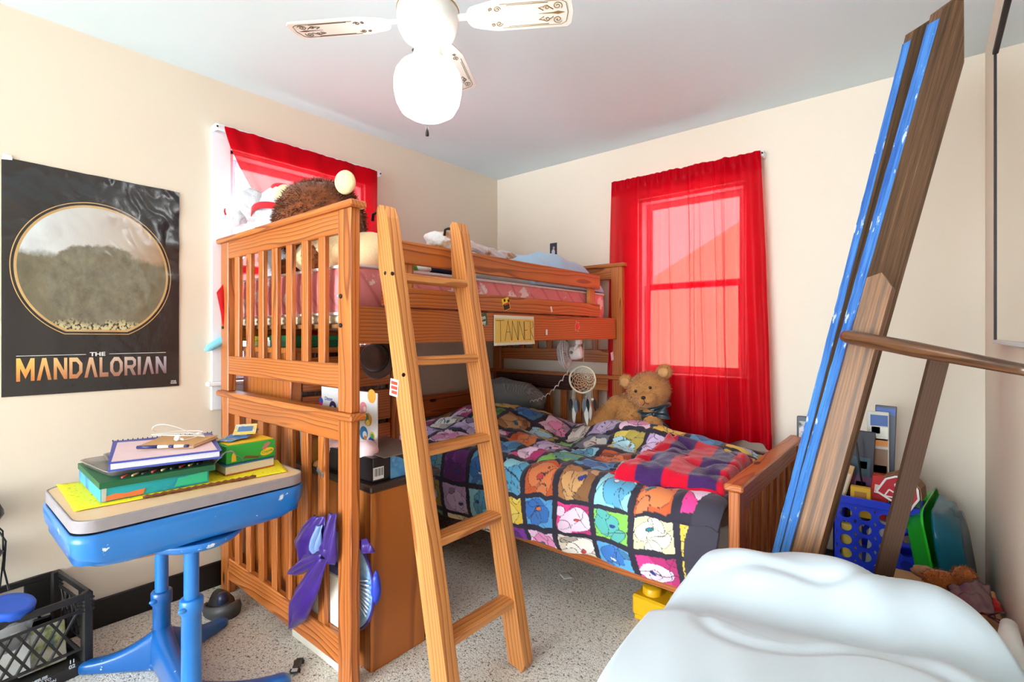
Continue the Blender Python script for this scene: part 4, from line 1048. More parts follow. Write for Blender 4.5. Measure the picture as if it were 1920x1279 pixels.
# ================================================================ POSTER
def crump(y, z):
    t = max(0, min(1, (z - 1.25) / .5))
    return .004 + (.0022 + .006 * t) * (nz(y * 7, z * 9, 1) * .6 + abs(nz(y * 15 + z * 6, z * 12, 5)) * .8) + .002 * math.sin(y * 11) * t
def m_poster():
    t = NT('glossy_poster_print'); u = t.attr('grain'); sp = t.n('SeparateXYZ'); t.set(sp, 'Vector', u)
    X = t.math('MULTIPLY', t.math('SUBTRACT', sp.outputs[0], .49), .562 / .255)
    Y = t.math('MULTIPLY', t.math('SUBTRACT', sp.outputs[1], .555), .888 / .282)
    r = t.math('SQRT', t.math('ADD', t.math('MULTIPLY', X, X), t.math('MULTIPLY', Y, Y)))
    flat = t.math('MAXIMUM', r, t.math('MULTIPLY', Y, -1.09))
    n1 = t.noise(u, 7, 5, .6); n2 = t.noise(u, 60, 3); n3 = t.noise(u, 3, 3)
    v = t.math('ADD', Y, t.math('MULTIPLY', t.math('SUBTRACT', n1, .5), .35))
    sky = t.mix(sp.outputs[0], lin((214, 222, 226)), lin((150, 112, 70)))  # browner to the right: a reflection of the room put into the print colour
    hill = t.mix(n1, lin((66, 62, 50)), lin((142, 132, 108)))
    inner = t.mix(t.ramp(t.math('ADD', t.math('MULTIPLY', v, .5), .5), [(.58, (0, 0, 0)), (.63, (1, 1, 1))]), hill, sky)
    bx_ = t.math('MULTIPLY', X, 1.35); by_ = t.math('MULTIPLY', t.math('ADD', Y, .18), 1.5)
    br = t.math('ADD', t.math('SQRT', t.math('ADD', t.math('MULTIPLY', bx_, bx_), t.math('MULTIPLY', by_, by_))), t.math('MULTIPLY', t.math('SUBTRACT', n1, .5), .5))
    rock = t.mix(t.noise(u, 16, 5, .65), lin((58, 54, 46)), lin((150, 142, 120)))
    inner = t.mix(t.ramp(br, [(.86, (1, 1, 1)), (.92, (0, 0, 0))]), inner, rock)
    peb = t.ramp(n2, [(.42, lin((40, 36, 30))), (.5, lin((196, 182, 140)))])
    inner = t.mix(t.ramp(t.math('ADD', t.math('MULTIPLY', v, .5), .5), [(.10, (1, 1, 1)), (.14, (0, 0, 0))]), inner, peb)
    col = t.ramp(flat, [(0, (0, 0, 0)), (.925, (1, 1, 1)), (.955, (0, 0, 0)), (.985, (1, 1, 1)), (1.0, (0, 0, 0))], 'CONSTANT')
    gold = t.mix(n3, lin((150, 104, 60)), lin((226, 190, 128)))
    base = t.mix(n3, lin((22, 20, 24)), lin((40, 36, 40)))
    ins = t.math('LESS_THAN', flat, .925)
    ring = t.math('SUBTRACT', col, 0)
    c = t.mix(ring, base, gold); c = t.mix(ins, c, inner)
    tan = t.ramp(t.math('ADD', t.math('MULTIPLY', t.math('SUBTRACT', sp.outputs[1], .0), 1.0), 0), [(.60, (0, 0, 0)), (.72, (1, 1, 1))])
    b = t.noise(u, 9, 4, .6)
    p = t.bsdf(c, .22, t.bump(b, .25, .01), spec=.6, coat=.3)
    return t.done(p)
po = thing('poster', 'glossy black poster with a round gold ring picture on the left wall', 'poster', (0, .5, .978))
def psh(u, v):
    y = .213 + (.784 - .213) * u; z = (.980 - .003 * u) + (1.872 - .010 * u - (.980 - .003 * u)) * v
    e = .006 * (max(0, 1 - v / .05) * max(0, nz(u * 4, 3)) + max(0, (v - .96) / .04) * max(0, nz(u * 5, 8)))
    return (crump(y, z) + e, y, z)
mb = MB(); mb.grid(psh, 110, 160); q = part('sheet', mb, m_poster(), po)
t = NT('title_foil'); g = t.n('SeparateXYZ'); t.set(g, 'Vector', t.coord('Generated'))
TITLE = t.done(t.bsdf(t.mix(g.outputs[2], t.mix(g.outputs[1], lin((206, 120, 56)), lin((120, 84, 92))), t.mix(g.outputs[1], lin((250, 196, 96)), lin((176, 176, 190)))), .35))
PW = P('poster_white', (214, 212, 210), .4)
def onp(v): return Vector((crump(v.y, v.z) + .0015 + (v.x), v.y, v.z))
GL = {'M': (1.25, [[(0, 0), (0, 1), (.22, 1), (.5, .5), (.78, 1), (1, 1), (1, 0), (.79, 0), (.79, .56), (.5, .1), (.21, .56), (.21, 0)]]),
      'A': (1.05, [[(0, 0), (.36, 1), (.64, 1), (1, 0), (.76, 0), (.5, .70), (.24, 0)]]),
      'N': (1.0, [[(0, 0), (0, 1), (.24, 1), (.76, .40), (.76, 1), (1, 1), (1, 0), (.77, 0), (.24, .62), (.24, 0)]]),
      'D': (1.0, [[(0, 0), (0, 1), (.24, 1), (.24, 0)], [(.24, 1), (.62, 1), (1, .72), (1, .28), (.62, 0), (.24, 0), (.24, .2), (.54, .2), (.75, .36), (.75, .64), (.54, .8), (.24, .8)]]),
      'L': (.72, [[(0, 0), (0, 1), (.32, 1), (.32, .22), (1, .22), (1, 0)]]),
      'O': (1.05, [[(.5, 1), (.3, 1), (0, .72), (0, .28), (.3, 0), (.5, 0), (.5, .2), (.36, .2), (.24, .36), (.24, .64), (.36, .8), (.5, .8)], [(.5, 1), (.7, 1), (1, .72), (1, .28), (.7, 0), (.5, 0), (.5, .2), (.64, .2), (.76, .36), (.76, .64), (.64, .8), (.5, .8)]]),
      'R': (1.0, [[(0, 0), (0, 1), (.24, 1), (.24, 0)], [(.24, 1), (.75, 1), (1, .84), (1, .54), (.75, .38), (.24, .38), (.24, .55), (.66, .55), (.76, .62), (.76, .76), (.66, .82), (.24, .82)], [(.42, .40), (.70, .40), (1, 0), (.72, 0)]]),
      'I': (.28, [[(0, 0), (0, 1), (1, 1), (1, 0)]])}
mb = MB(); tot = sum(GL[c][0] + .15 for c in 'MANDALORIAN') - .15; px_ = 0
for c in 'MANDALORIAN':
    w_, polys = GL[c]
    for poly in polys:
        n0 = len(mb.v); mb.prism(poly, .0005)
        for q in range(n0, len(mb.v)):
            v = mb.v[q]; fx_ = (px_ + v[0] * w_) / tot
            mb.v[q] = tuple(onp(Vector((v[2], .252 + .482 * fx_, 1.035 + .003 * fx_ + v[1] * (.088 - .012 * fx_)))))
    px_ += w_ + .15
part('title', mb, TITLE, po, 'gold to grey title lettering')
mb = MB(); mb.text('THE', .022, frame((0, .492, 1.131), (0, 1, 0), (0, 0, 1)), .0003, .0006, 0, onp, 'CENTER', 1.25)
for y0, y1 in ((.252, .455), (.530, .732)):
    n = 20; V = []; F = []
    for i in range(n + 1):
        y = y0 + (y1 - y0) * i / n
        for z in (1.1305, 1.1325): V.append((crump(y, z) + .0018, y, z))
    F = [(2 * i, 2 * i + 2, 2 * i + 3, 2 * i + 1) for i in range(n)]; mb.add(V, F)
mb.text('STAR\nWARS', .0085, frame((0, .762, .996), (0, 1, 0), (0, 0, 1)), .0002, .0003, 0, onp)
part('small_lettering', mb, PW, po)
mb = MB(); mb.prism([(0, 0), (.03, .004), (.028, .02), (.004, .022)], .0012, frame((.006, .212, 1.862), (0, 1, 0), (0, 0, 1))); part('tape', mb, P('masking_tape', (236, 236, 240), .6), po)

# ================================================================ SCHOOL DESK
dk = thing('school_desk', 'old blue metal school desk with a lift-up top standing by the left wall', 'desk', (.70, .57, 0))
def rrect(x0, x1, y0, y1, r, z, n=8, rl=None):
    pts = []
    for cx, cy, a0 in ((x1 - r, y1 - r, 0), (x0 + r, y1 - r, 90), (x0 + r, y0 + r, 180), (x1 - r, y0 + r, 270)):
        for k in range(n + 1):
            a = math.radians(a0 + 90 * k / n); pts.append(Vector((cx + r * math.cos(a), cy + r * math.sin(a), z)))
    return pts
X0, X1, Y0_, Y1_ = .47, .945, .272, .895
LAM = wood('maple_laminate', (238, 204, 164), (232, 194, 152), (222, 180, 136), ring=12, coat=.2, knots=False)
mb = MB(); mb.loft([rrect(X0, X1, Y0_, Y1_, .055, .712), rrect(X0, X1, Y0_, Y1_, .055, .7215)]); top = part('desktop', mb, LAM, dk, 'pale wood desktop')
mb = MB(); mb.loft([rrect(X0 - .004, X1 + .004, Y0_ - .004, Y1_ + .004, .058, z) for z in (.690, .694, .718, .7225)] + [rrect(X0 + .002, X1 - .002, Y0_ + .002, Y1_ - .002, .055, .7225), rrect(X0 + .004, X1 - .004, Y0_ + .004, Y1_ - .004, .053, .712)], cap=False)
part('edge_band', mb, P('aluminium_band', (150, 141, 145), .45, var=.14), top, 'grey metal edge band')
mb = MB()
rings = []
for z, ins, endi in ((.683, .0, .0), (.66, .0, .0), (.63, .002, .004), (.605, .008, .018), (.585, .022, .045), (.572, .05, .085), (.568, .085, .14)):
    rings.append(rrect(X0 - .004 + ins, X1 + .004 - ins, Y0_ - .01 + endi, Y1_ + .008 - endi, max(.035, .06 - ins * .2), z))
inner = [rrect(X0 + .008, X1 - .008, Y0_ + .002, Y1_ - .004, .05, z) for z in (.683, .60)]
mb.loft([inner[1], inner[0]] + rings); part('book_box', mb, BLUEPAINT, dk)
mb = MB()
rings = []
for z, k in ((.570, 1.0), (.556, 1.0), (.540, .9), (.528, .72), (.522, .5)):
    rings.append([Vector((.74 + .19 * k * math.cos(a), .60 + .15 * k * math.sin(a), z)) for a in [2 * PI * i / 40 for i in range(40)]])
mb.loft(rings); part('bracket', mb, BLUEPAINT, dk)
mb = MB(); mb.loft([[Vector((.66 + .16 * k * math.cos(a), .50 + .17 * k * math.sin(a), z)) for a in [2 * PI * i / 40 for i in range(40)]] for z, k in ((.566, 1), (.548, 1), (.534, .95), (.53, .85))]); part('wood_pad', mb, VENEER, dk, 'brown wooden pad under the book box')
DBLUE = m_bluepaint('dark_blue_enamel', (14, 92, 166))
for x, y, zc in ((.50, .582, .28), (.865, .562, .385)):
    mb = MB(); mb.lathe([(.021, .10), (.021, .54 if x < .6 else .575)], Matrix.Translation((x, y, 0)), 24); col = part('column', mb, BLUEPAINT, dk)
    mb = MB(); mb.lathe([(.040, .03), (.032, .06), (.028, .10), (.0275, zc - .045), (.033, zc - .04), (.033, zc), (.030, zc + .004), (.022, zc + .004)], Matrix.Translation((x, y, 0)), 24); sl = part('sleeve', mb, BLUEPAINT if x > .6 else DBLUE, dk)
    mb = MB(); mb.ell((x + .02, y - .03, zc - .02), (.008, .014, .008), None, 12, 8); part('clamp_bolt', mb, BLUEPAINT, sl)
mb = MB()
def arm(a, b, r0, r1, h0, h1):
    a, b = Vector(a), Vector(b); n = 14; rings = []
    d = (b - a).normalized(); s_ = Vector((-d.y, d.x, 0))
    for i in range(n + 1):
        t = i / n; p = a.lerp(b, t); k = (1 - t) ** 2
        w = r1 + (r0 - r1) * k; hh = h1 + (h0 - h1) * k
        if i == n: w *= .6; hh *= .8
        rings.append([p + s_ * w * math.copysign(abs(math.cos(q)) ** .6, math.cos(q)) + Vector((0, 0, hh / 2 + hh / 2 * math.copysign(abs(math.sin(q)) ** .6, math.sin(q)))) for q in [2 * PI * j / 18 for j in range(18)]])
    mb.loft(rings)
arm((.50, .582, 0), (.30, .385, 0), .036, .024, .165, .040); arm((.50, .582, 0), (.385, .84, 0), .036, .024, .165, .040)
arm((.865, .562, 0), (.945, .838, 0), .034, .027, .125, .045); arm((.865, .562, 0), (.90, .30, 0), .034, .027, .125, .045)
arm((.50, .582, 0), (.865, .562, 0), .036, .028, .165, .10)
part('base', mb, DBLUE, dk)
for x, y in ((.945, .838),):
    pass
# ---- things on the desk
mb = MB(); PP = [at(105, 908, z=.7245), at(139, 959, z=.7245), at(540, 884, z=.7245), at(520, 862, z=.7245)]
def yp(u, v):
    p = PP[0].lerp(PP[1], u).lerp(PP[3].lerp(PP[2], u), v); p.z = .7235 + .003 * abs(nz(u * 3, v * 6)); return p
t = NT('yellow_sheet'); f = t.noise(t.coord(), 70, 2, .7); 
YEL = t.done(t.bsdf(t.mix(t.ramp(f, [(.62, (0, 0, 0)), (.66, (1, 1, 1))]), lin((248, 232, 32)), lin((170, 190, 30))), .6))
mb.grid(yp, 14, 40); q = solo('paper_sheet', mb, YEL, 'bright yellow paper sheet lying on the blue school desk', 'paper'); solidify(q, .0006, 1)
gb = thing('board_game', 'turquoise box with a dark green lid at the bottom of the desk pile', 'box', (.63, .48, .726))
def pbox(c4, z0, z1):
    k = MB(); k.loft([[Vector((p[0], p[1], z)) for p in c4] for z in (z0, z1)], sm=False); return k
G4 = [(.800, .350), (.815, .628), (.49, .660), (.465, .358)]
mb = pbox(G4, .727, .768); k4 = part('tray', mb, m_blotch('underwater_print', (40, 168, 186), (40, 110, 180), (34, 70, 140), 7), gb)
mb = MB()
fb = frame((.8005, .352, .728), (.015, .278, 0), (0, 0, 1))
mb.prism([(.004, .001), (.10, .001), (.105, .018), (.06, .014), (.03, .018), (.008, .013)], .0012, fb); part('print', mb, P('orange_print', (232, 120, 70), .4), k4)
mb = MB(); mb.prism([(.18, .004), (.272, .004), (.272, .036), (.19, .030)], .0010, fb); part('print', mb, P('green_print', (58, 200, 160), .4), k4)
mb = MB(); mb.prism([(0, .0), (.010, .0), (.012, .040), (0, .040)], .0018, fb); part('tape', mb, m_clear('clear_tape', (240, 240, 236), .5, .2), k4)
L4 = [(.803, .347), (.832, .642), (.49, .668), (.462, .355)]
mb = pbox(L4, .766, .784); part('lid', mb, P('dark_green_lid', (16, 92, 56), .45), gb)
tr = thing('plastic_tray', 'pair of clear plastic tray inserts between the green box and the blue binder', 'tray', (.60, .47, .785))
CLR = m_clear('clear_plastic', (214, 206, 200), .42)
for (dx, dy, rz, z) in ((.0, .015, .1, .785), (.0, .06, -.08, .790)):
    c = Vector((.62 + dx, .49 + dy, 0)); k = MB(); rings = []
    for zz, g in ((0, .92), (.014, .97), (.016, 1.0), (.018, 1.0), (.016, .96), (.003, .91)):
        rr = rrect(-.135 * g, .135 * g, -.145 * g, .145 * g, .03, z + zz, 5); rings.append([Vector((c.x + math.cos(rz) * p.x - math.sin(rz) * p.y, c.y + math.sin(rz) * p.x + math.cos(rz) * p.y, p.z)) for p in rr])
    k.loft(rings); part('insert', k, CLR, tr)
mb = MB()
for i in range(9):
    y = .40 + .025 * i; mb.tube([(.80 + .006 * nz(i, 2), y, .789), (.78, y + .02, .789)], .003, 6, mi=i % 3)
part('pencil_stubs', mb, [P('stub_red', (190, 60, 60), .6), P('stub_tan', (206, 170, 120), .6), P('stub_dark', (60, 50, 60), .6)], tr)
bd = thing('binder', 'blue binder with a pale pink cover lying on top of the desk pile', 'binder', (.60, .53, .806))
B4 = [(.775, .372), (.850, .655), (.505, .745), (.405, .46)]
def inset(q, k):
    cx = sum(p[0] for p in q) / 4; cy = sum(p[1] for p in q) / 4; return [(cx + (x - cx) * k, cy + (y - cy) * k) for x, y in q]
BB = P('binder_blue', (58, 72, 168), .4)
mb = pbox(B4, .806, .810); part('back_cover', mb, BB, bd); mb = pbox(B4, .829, .833); cv = part('front_cover', mb, BB, bd)
mb = pbox(inset(B4, .96), .8105, .8285); part('pages', mb, P('page_edge', (222, 220, 226), .8, scale=120), bd)
mb = pbox(inset([(.772, .376), (.845, .648), (.56, .715), (.45, .46)], .97), .8333, .8343); part('cover_sheet', mb, P('pale_pink_card', (238, 206, 210), .5), cv)
mb = MB(); 
for i in range(22):
    p = Vector((B4[3][0], B4[3][1], .83)).lerp(Vector((B4[2][0], B4[2][1], .83)), i / 21); mb.tube([p + Vector((0, 0, -.02)), p + Vector((-.008, .002, -.005)), p + Vector((0, 0, .006)), p + Vector((.01, -.003, .004))], .0016, 5)
part('spiral', mb, P('spiral_navy', (40, 44, 96), .4), bd)
nb = thing('notebook', 'small tan notebook with earphones on top lying on the blue binder', 'notebook', (.62, .60, .835))
N4 = [(.640, .478), (.765, .600), (.655, .715), (.505, .590)]
for z0, z1, kk, c, nm in ((.835, .837, 1, (196, 146, 92), 'back_cover'), (.8375, .844, .97, (238, 226, 206), 'pages'), (.8445, .8465, 1, (206, 158, 104), 'front_cover')):
    mb = pbox(inset(N4, kk), z0, z1); part(nm, mb, P('notebook_' + nm, c, .6), nb)
pn = thing('pen', 'white and navy pen lying on the tan notebook', 'pen', (.68, .53, .85))
A, B = Vector((.662, .470, .846)), Vector((.765, .585, .846))
for t0, t1, c, nm, r in ((0, .4, (40, 40, 100), 'cap', .0056), (.4, .62, (244, 240, 230), 'barrel', .005), (.62, .72, (40, 40, 100), 'grip', .0052), (.72, .92, (244, 240, 230), 'barrel', .005), (.92, 1.0, (40, 40, 100), 'plug', .005)):
    mb = MB(); mb.tube([A.lerp(B, t0), A.lerp(B, t1)], r, 10); part(nm, mb, P('pen_' + nm + str(int(t0 * 100)), c, .35), pn)
ep = thing('earphones', 'white wired earphones tangled on the tan notebook', 'earphones', (.63, .60, .848))
WC = P('white_cable', (240, 236, 232), .4); mb = MB(); pts = []
for i in range(120):
    t = i / 119; a = t * 2 * PI * 2.6
    pts.append((.625 + .05 * math.cos(a) * (1 - .3 * t) + .02 * nz(t * 6, 2), .595 + .07 * math.sin(a * 1.13) * (1 - .2 * t) + .02 * nz(t * 6, 5), .850 + .018 * abs(math.sin(a * .5)) + (.045 * math.exp(-((t - .3) / .07) ** 2))))
mb.tube(pts, .0013, 6); part('cable', mb, WC, ep)
mb = MB(); mb.ell((.66, .585, .857), (.012, .011, .010), None, 14, 10); mb.tube([(.66, .585, .857), (.675, .60, .852)], .004, 8); part('earbud', mb, WC, ep)
mb = MB(); mb.ell((.63, .66, .855), (.009, .009, .008), None, 14, 10); mb.tube([(.63, .66, .855), (.645, .67, .852)], .003, 8); part('earbud', mb, WC, ep)
bk = thing('book', 'thick paperback lying under the green crayon box on the desk', 'book', (.68, .76, .727))
K4 = [(.785, .690), (.775, .862), (.60, .862), (.60, .700)]
mb = pbox(inset(K4, 1.0), .7265, .7295); part('cover', mb, P('orange_cover', (206, 96, 56), .5), bk)
mb = pbox(inset(K4, .98), .7297, .7555); part('pages', mb, P('book_pages', (226, 214, 196), .8, scale=150), bk)
mb = pbox(K4, .7557, .7585); part('cover', mb, P('blue_cover', (54, 112, 166), .5), bk)
cb = thing('crayon_box', 'green crayon carton with a yellow oval logo on the right end of the desk', 'box', (.67, .78, .759))
GRN = P('crayon_green', (44, 168, 62), .45); YLW = P('crayon_yellow', (246, 196, 40), .45)
mb = MB(); mb.b2((.60, .700, .759), (.765, .870, .822), .002); ca = part('carton', mb, GRN, cb)
mb = MB(); mb.b2((.61, .71, .8225), (.755, .868, .8245), .0005); part('top_flap', mb, YLW, cb)
fb = frame((.7655, .705, .760), (0, 1, 0), (0, 0, 1))
mb = MB(); mb.prism([(.135 + .024 * math.cos(a), .022 + .013 * math.sin(a) + .004 * math.cos(a)) for a in [2 * PI * i / 24 for i in range(24)]], .0008, fb); lg = part('logo', mb, YLW, ca)
mb = MB(); mb.text('Crayola', .0125, frame((.7668, .840, .783), (0, 1, .15), (0, -.15, 1)), .0002, .0003); part('lettering', mb, GRN, lg)
mb = MB(); mb.prism([(.115, .034), (.128, .030), (.148, .052), (.140, .058), (.125, .050)], .0008, fb); mb.prism([(.05, .012), (.10, .004), (.112, .010), (.06, .020)], .0008, fb, 1); mb.prism([(.012, .006), (.028, .006), (.026, .030), (.019, .038), (.014, .030)], .0008, fb, 2)
part('crayon_print', mb, [P('crayon_mauve', (190, 110, 110), .5), P('crayon_brown', (120, 72, 50), .5), YLW], ca)
bg = MB(); bg.grid(lambda u, v: (.70 + .075 * u, .655 + .10 * v, .765 + .05 * math.sin(PI * v) * (.5 + u * .3) + .014 * nz(u * 6, v * 6, 3)), 16, 16)
q = solo('plastic_bag', bg, m_clear('clear_film', (224, 226, 224), .35, .15), 'crumpled clear plastic film beside the crayon carton', 'bag'); solidify(q, .001)
CARDS = m_blotch('card_print', (60, 130, 190), (230, 206, 110), (30, 60, 110), 22)
for i, (y, z, ry, rx, lb) in enumerate(((.765, .832, .05, .10, 'lowest of the glossy card packs on the crayon carton'), (.80, .840, -.10, .22, 'middle glossy card pack on the crayon carton'), (.815, .852, -.05, .36, 'top glossy card pack sticking up on the crayon carton'))):
    R = rotz(.5 + .3 * i) @ Matrix.Rotation(rx * .45, 3, 'X')
    cpk = thing('card_pack', lb, 'card pack', (.66, y, z), 'card packs on the crayon carton')
    mb = MB(); mb.box((.665 - .012 * i, y, z), (.075, .115, .0022), R, .0004); w_ = part('wrapper', mb, (CARDS, P('pack_blue', (52, 120, 190), .35), m_blotch('pack_yellow', (236, 206, 90), (232, 236, 226), (90, 150, 120), 26))[i], cpk)
    mb = MB(); mb.box(Vector((.665 - .012 * i, y, z)) + R @ Vector((0, 0, .0016)), (.05, .055, .0008), R, .0001); part('print', mb, P('pack_print_%d' % i, ((226, 196, 70), (236, 232, 220), (60, 130, 190))[i], .4), w_)
mb = MB(); A, B = at(268, 934, z=.726), at(480, 894, z=.726)
mb.tube([A.lerp(B, i / 30) + Vector((.004 * nz(i * .4, 2), 0, .002 + .001 * (i % 2))) for i in range(31)], [.0035 + .002 * (i % 2) for i in range(31)], 7); solo('braided_cord', mb, P('brown_cord', (120, 66, 36), .8), 'brown braided cord lying along the front edge of the desk', 'cord')

# ================================================================ MILK CRATE AND NEIGHBOURS
mc = thing('milk_crate', 'black plastic milk crate with open lattice sides standing beside the blue desk', 'crate', (.19, .22, 0))
RC = rotz(.14); cc = Vector((.175, .235, 0)); hw, hd, hh = .165, .165, .285
def cw(x, y, z): return cc + RC @ Vector((x, y, z))
for sx in (-1, 1):
    for sy in (-1, 1):
        mb = MB(); mb.box(cw(sx * (hw - .014), sy * (hd - .014), hh / 2), (.030, .030, hh), RC, .005); part('corner_post', mb, BLACKPL, mc)
for (nx, ny) in ((1, 0), (-1, 0), (0, 1), (0, -1)):
    mb = MB(); tx, ty = -ny, nx
    def wp(a, z, o=0): return cw(nx * (hw - .006 + o) + tx * a, ny * (hd - .006 + o) + ty * a, z)
    Rw = RC @ Matrix((Vector((tx, ty, 0)), Vector((nx, ny, 0)), Vector((0, 0, 1)))).transposed()
    mb.box(wp(0, hh - .012), (2 * hw, .012, .024), Rw, .003); mb.box(wp(0, .022), (2 * hw, .010, .044), Rw, .003)
    for z in (.09, .225): mb.box(wp(0, z), (2 * hw, .008, .010), Rw, .002)
    if nx == 0 or nx == -1: mb.box(wp(-.10, .20), (.08, .008, .13), Rw, .002)
    for i in range(-5, 6):
        for sg in (-1, 1):
            a0 = i * .042; h_ = .135; L = math.hypot(h_, .075)
            if abs(a0) < hw - .05:
                ang = math.atan2(h_, .075 * sg); mb.box(wp(a0, .158), (L, .007, .008), Rw @ Matrix.Rotation(-ang, 3, 'Y'), .001)
    for k in range(4): mb.box(wp(hw - .02, .262 - .014 * k, .002), (.05, .010, .006), Rw, .001); mb.box(wp(-hw + .02, .262 - .014 * k, .002), (.05, .010, .006), Rw, .001)
    wl = part('side_wall', mb, BLACKPL, mc)
    if nx == 1:
        k = MB(); Mt = frame(wp(.105, .052, .0065), Rw @ Vector((1, 0, 0)), (0, 0, 1)); k.text('11\n02', .018, Mt, .0004, .0006)
        Mt = frame(wp(.02, .034, .0065), Rw @ Vector((1, 0, 0)), (0, 0, 1)); k.text('MISUSE\nLIABLE TO\nPROSECUTION', .0125, Mt, .0004, .0004); part('lettering', k, P('crate_print', (196, 204, 212), .5), wl)
mb = MB(); mb.box(cw(0, 0, .010), (2 * hw - .02, 2 * hd - .02, .012), RC, .002); part('crate_bottom', mb, BLACKPL, mc)
jr = thing('jar', 'round glass jar with a bright blue lid inside the black milk crate', 'jar', (.30, .19, .06))
JC = Vector((.255, .185, .0)); MJ = Matrix.Translation(JC + Vector((0, 0, .16))) @ Matrix.Rotation(-.18, 4, 'X') @ Matrix.Rotation(.22, 4, 'Y')
mb = MB(); mb.lathe([(0, .02), (.062, .022), (.070, .035), (.070, .12), (.058, .140), (.058, .15)], MJ, 32); part('glass', mb, m_clear('jar_glass', (226, 230, 232), .25, .08), jr)
mb = MB(); mb.lathe([(.060, .135), (.0635, .137), (.0635, .158), (.060, .163), (.045, .161), (0, .161)], MJ, 36); part('lid', mb, P('lid_blue', (34, 92, 206), .35), jr)
mb = MB(); mb.lathe([(0, .024), (.058, .024), (.064, .05), (0, .055)], MJ, 24); part('contents', mb, P('sand_tone', (196, 190, 184), .9, scale=90), jr)
mb = MB(); mb.box(cw(.07, -.03, .12), (.10, .012, .18), RC @ rotz(1.2) @ Matrix.Rotation(.3, 3, 'X'), .003); solo('booklet', mb, P('booklet_white', (222, 220, 212), .6), 'white booklet leaning inside the black milk crate', 'booklet')
mb = MB(); mb.box(cw(.03, .06, .09), (.13, .02, .14), RC @ rotz(1.5) @ Matrix.Rotation(-.2, 3, 'X'), .003); solo('carton', mb, m_blotch('carton_print', (226, 224, 208), (190, 196, 120), (40, 90, 140), 20), 'small printed carton inside the black milk crate', 'carton')
mb = MB(); mb.box(cw(-.06, -.04, .13), (.16, .03, .20), RC @ rotz(.9) @ Matrix.Rotation(-.25, 3, 'X'), .004); solo('case', mb, P('grey_case', (150, 148, 146), .5), 'grey flat case standing in the black milk crate by the wall', 'case')

hb = thing('hanging_bag', 'black drawstring bag hanging on the left wall above the milk crate', 'bag', (.06, .13, .4))
BKF = plain('black_nylon', (26, 24, 30), .5, .3, 20, .15, sheen=.3)
mb = MB(); mb.ell((.075, .135, .585), (.055, .075, .072), None, 22, 14, 0, .15, 4); part('pouch', mb, BKF, hb)
mb = MB(); mb.ell((.075, .145, .43), (.04, .065, .035), None, 18, 12, 0, .3, 8); mb.ell((.07, .15, .375), (.035, .05, .025), None, 16, 10, 0, .3, 2); part('pocket', mb, P('slate_nylon', (62, 68, 90), .35), hb)
mb = MB()
mb.tube([(.06, .19, .535), (.06, .212, .50), (.06, .214, .40), (.06, .205, .30)], .003, 6); mb.tube([(.06, .19, .53), (.06, .220, .46), (.06, .215, .36), (.06, .228, .28)], .003, 6); mb.tube([(.03, .19, .52), (.06, .20, .535), (.08, .19, .53)], .006, 6); part('strings', mb, BKF, hb)

# dark plastic stand at the foot of the bed post, toy car and bits on the carpet
st = thing('foot_stand', 'black and grey curved plastic stand on the carpet by the corner bed post', 'stand', (.28, .865, 0))
sc_ = Vector((.26, .872, 0))
mb = MB(); rings = []
for i in range(25):
    a = math.radians(-150 + 200 * i / 24); c = sc_ + Vector((.10 * math.cos(a) * .95, .062 * math.sin(a), 0)); o_ = Vector((math.cos(a), math.sin(a), 0))
    hgt = .040 + .020 * math.cos(a * 1.0)
    rings.append([c + o_ * .006, c + o_ * .010 + Vector((0, 0, hgt * .6)), c + o_ * .004 + Vector((0, 0, hgt)), c - o_ * .012 + Vector((0, 0, hgt)), c - o_ * .014])
mb.loft(rings); part('curved_base', mb, P('dark_grey_plastic', (74, 72, 72), .45), st)
mb = MB(); mb.loft([[sc_ + Vector((k * .088 * math.cos(a) - off, k * .05 * math.sin(a) + .0, z)) for a in [2 * PI * i / 24 for i in range(24)]] for z, k, off in ((.004, 1, 0), (.03, .97, 0), (.052, .85, .0), (.068, .6, .015), (.078, .3, .03), (.08, .1, .03))]); part('shell', mb, BLACKPL, st)
mb = MB(); mb.lathe([(.022, .05), (.024, .075), (.018, .095), (0, .097)], Matrix.Translation(sc_ + Vector((.04, -.012, 0))), 18); part('cup', mb, P('navy_plastic', (30, 34, 62), .4), st)
tc = thing('toy_car', 'tiny black and silver toy car on the carpet beside the bunk bed', 'toy car', (.87, .9, 0))
pA, pB = at(551, 1263, z=.008), at(563, 1236, z=.008); dd = (pB - pA); ang = math.atan2(dd.y, dd.x); cL = dd.length
RT_ = rotz(ang); cm = (pA + pB) / 2; cm.z = 0
mb = MB(); mb.box(cm + Vector((0, 0, .010)), (cL * 1.0, .026, .008), RT_, .003); mb.box(cm + Vector((0, 0, .017)), (cL * .5, .022, .008), RT_, .003); part('body', mb, P('toy_black', (44, 40, 40), .3, var=.4, scale=60), tc)
mb = MB(); mb.box(cm + RT_ @ Vector((-cL * .38, 0, .0145)), (cL * .2, .020, .003), RT_, .001); part('bumper', mb, P('toy_silver', (206, 206, 208), .25), tc)
for sx in (-.3, .32):
    for sy in (-1, 1):
        mb = MB(); mb.lathe([(0, -.003), (.007, -.003), (.007, .003), (0, .003)], Matrix.Translation(cm + RT_ @ Vector((cL * sx, sy * .0145, .007))) @ RT_.to_4x4() @ Matrix.Rotation(PI / 2, 4, 'X'), 14); part('wheel', mb, BLACKPL, tc)
mb = MB(); p = at(318, 1205, z=.012); mb.ell(p, (.022, .034, .012), rotz(.5), 16, 10, 0, .25, 3); solo('toy_leaf', mb, P('lime_plastic', (124, 196, 44), .5), 'small lime green toy piece on the carpet under the blue desk', 'toy')
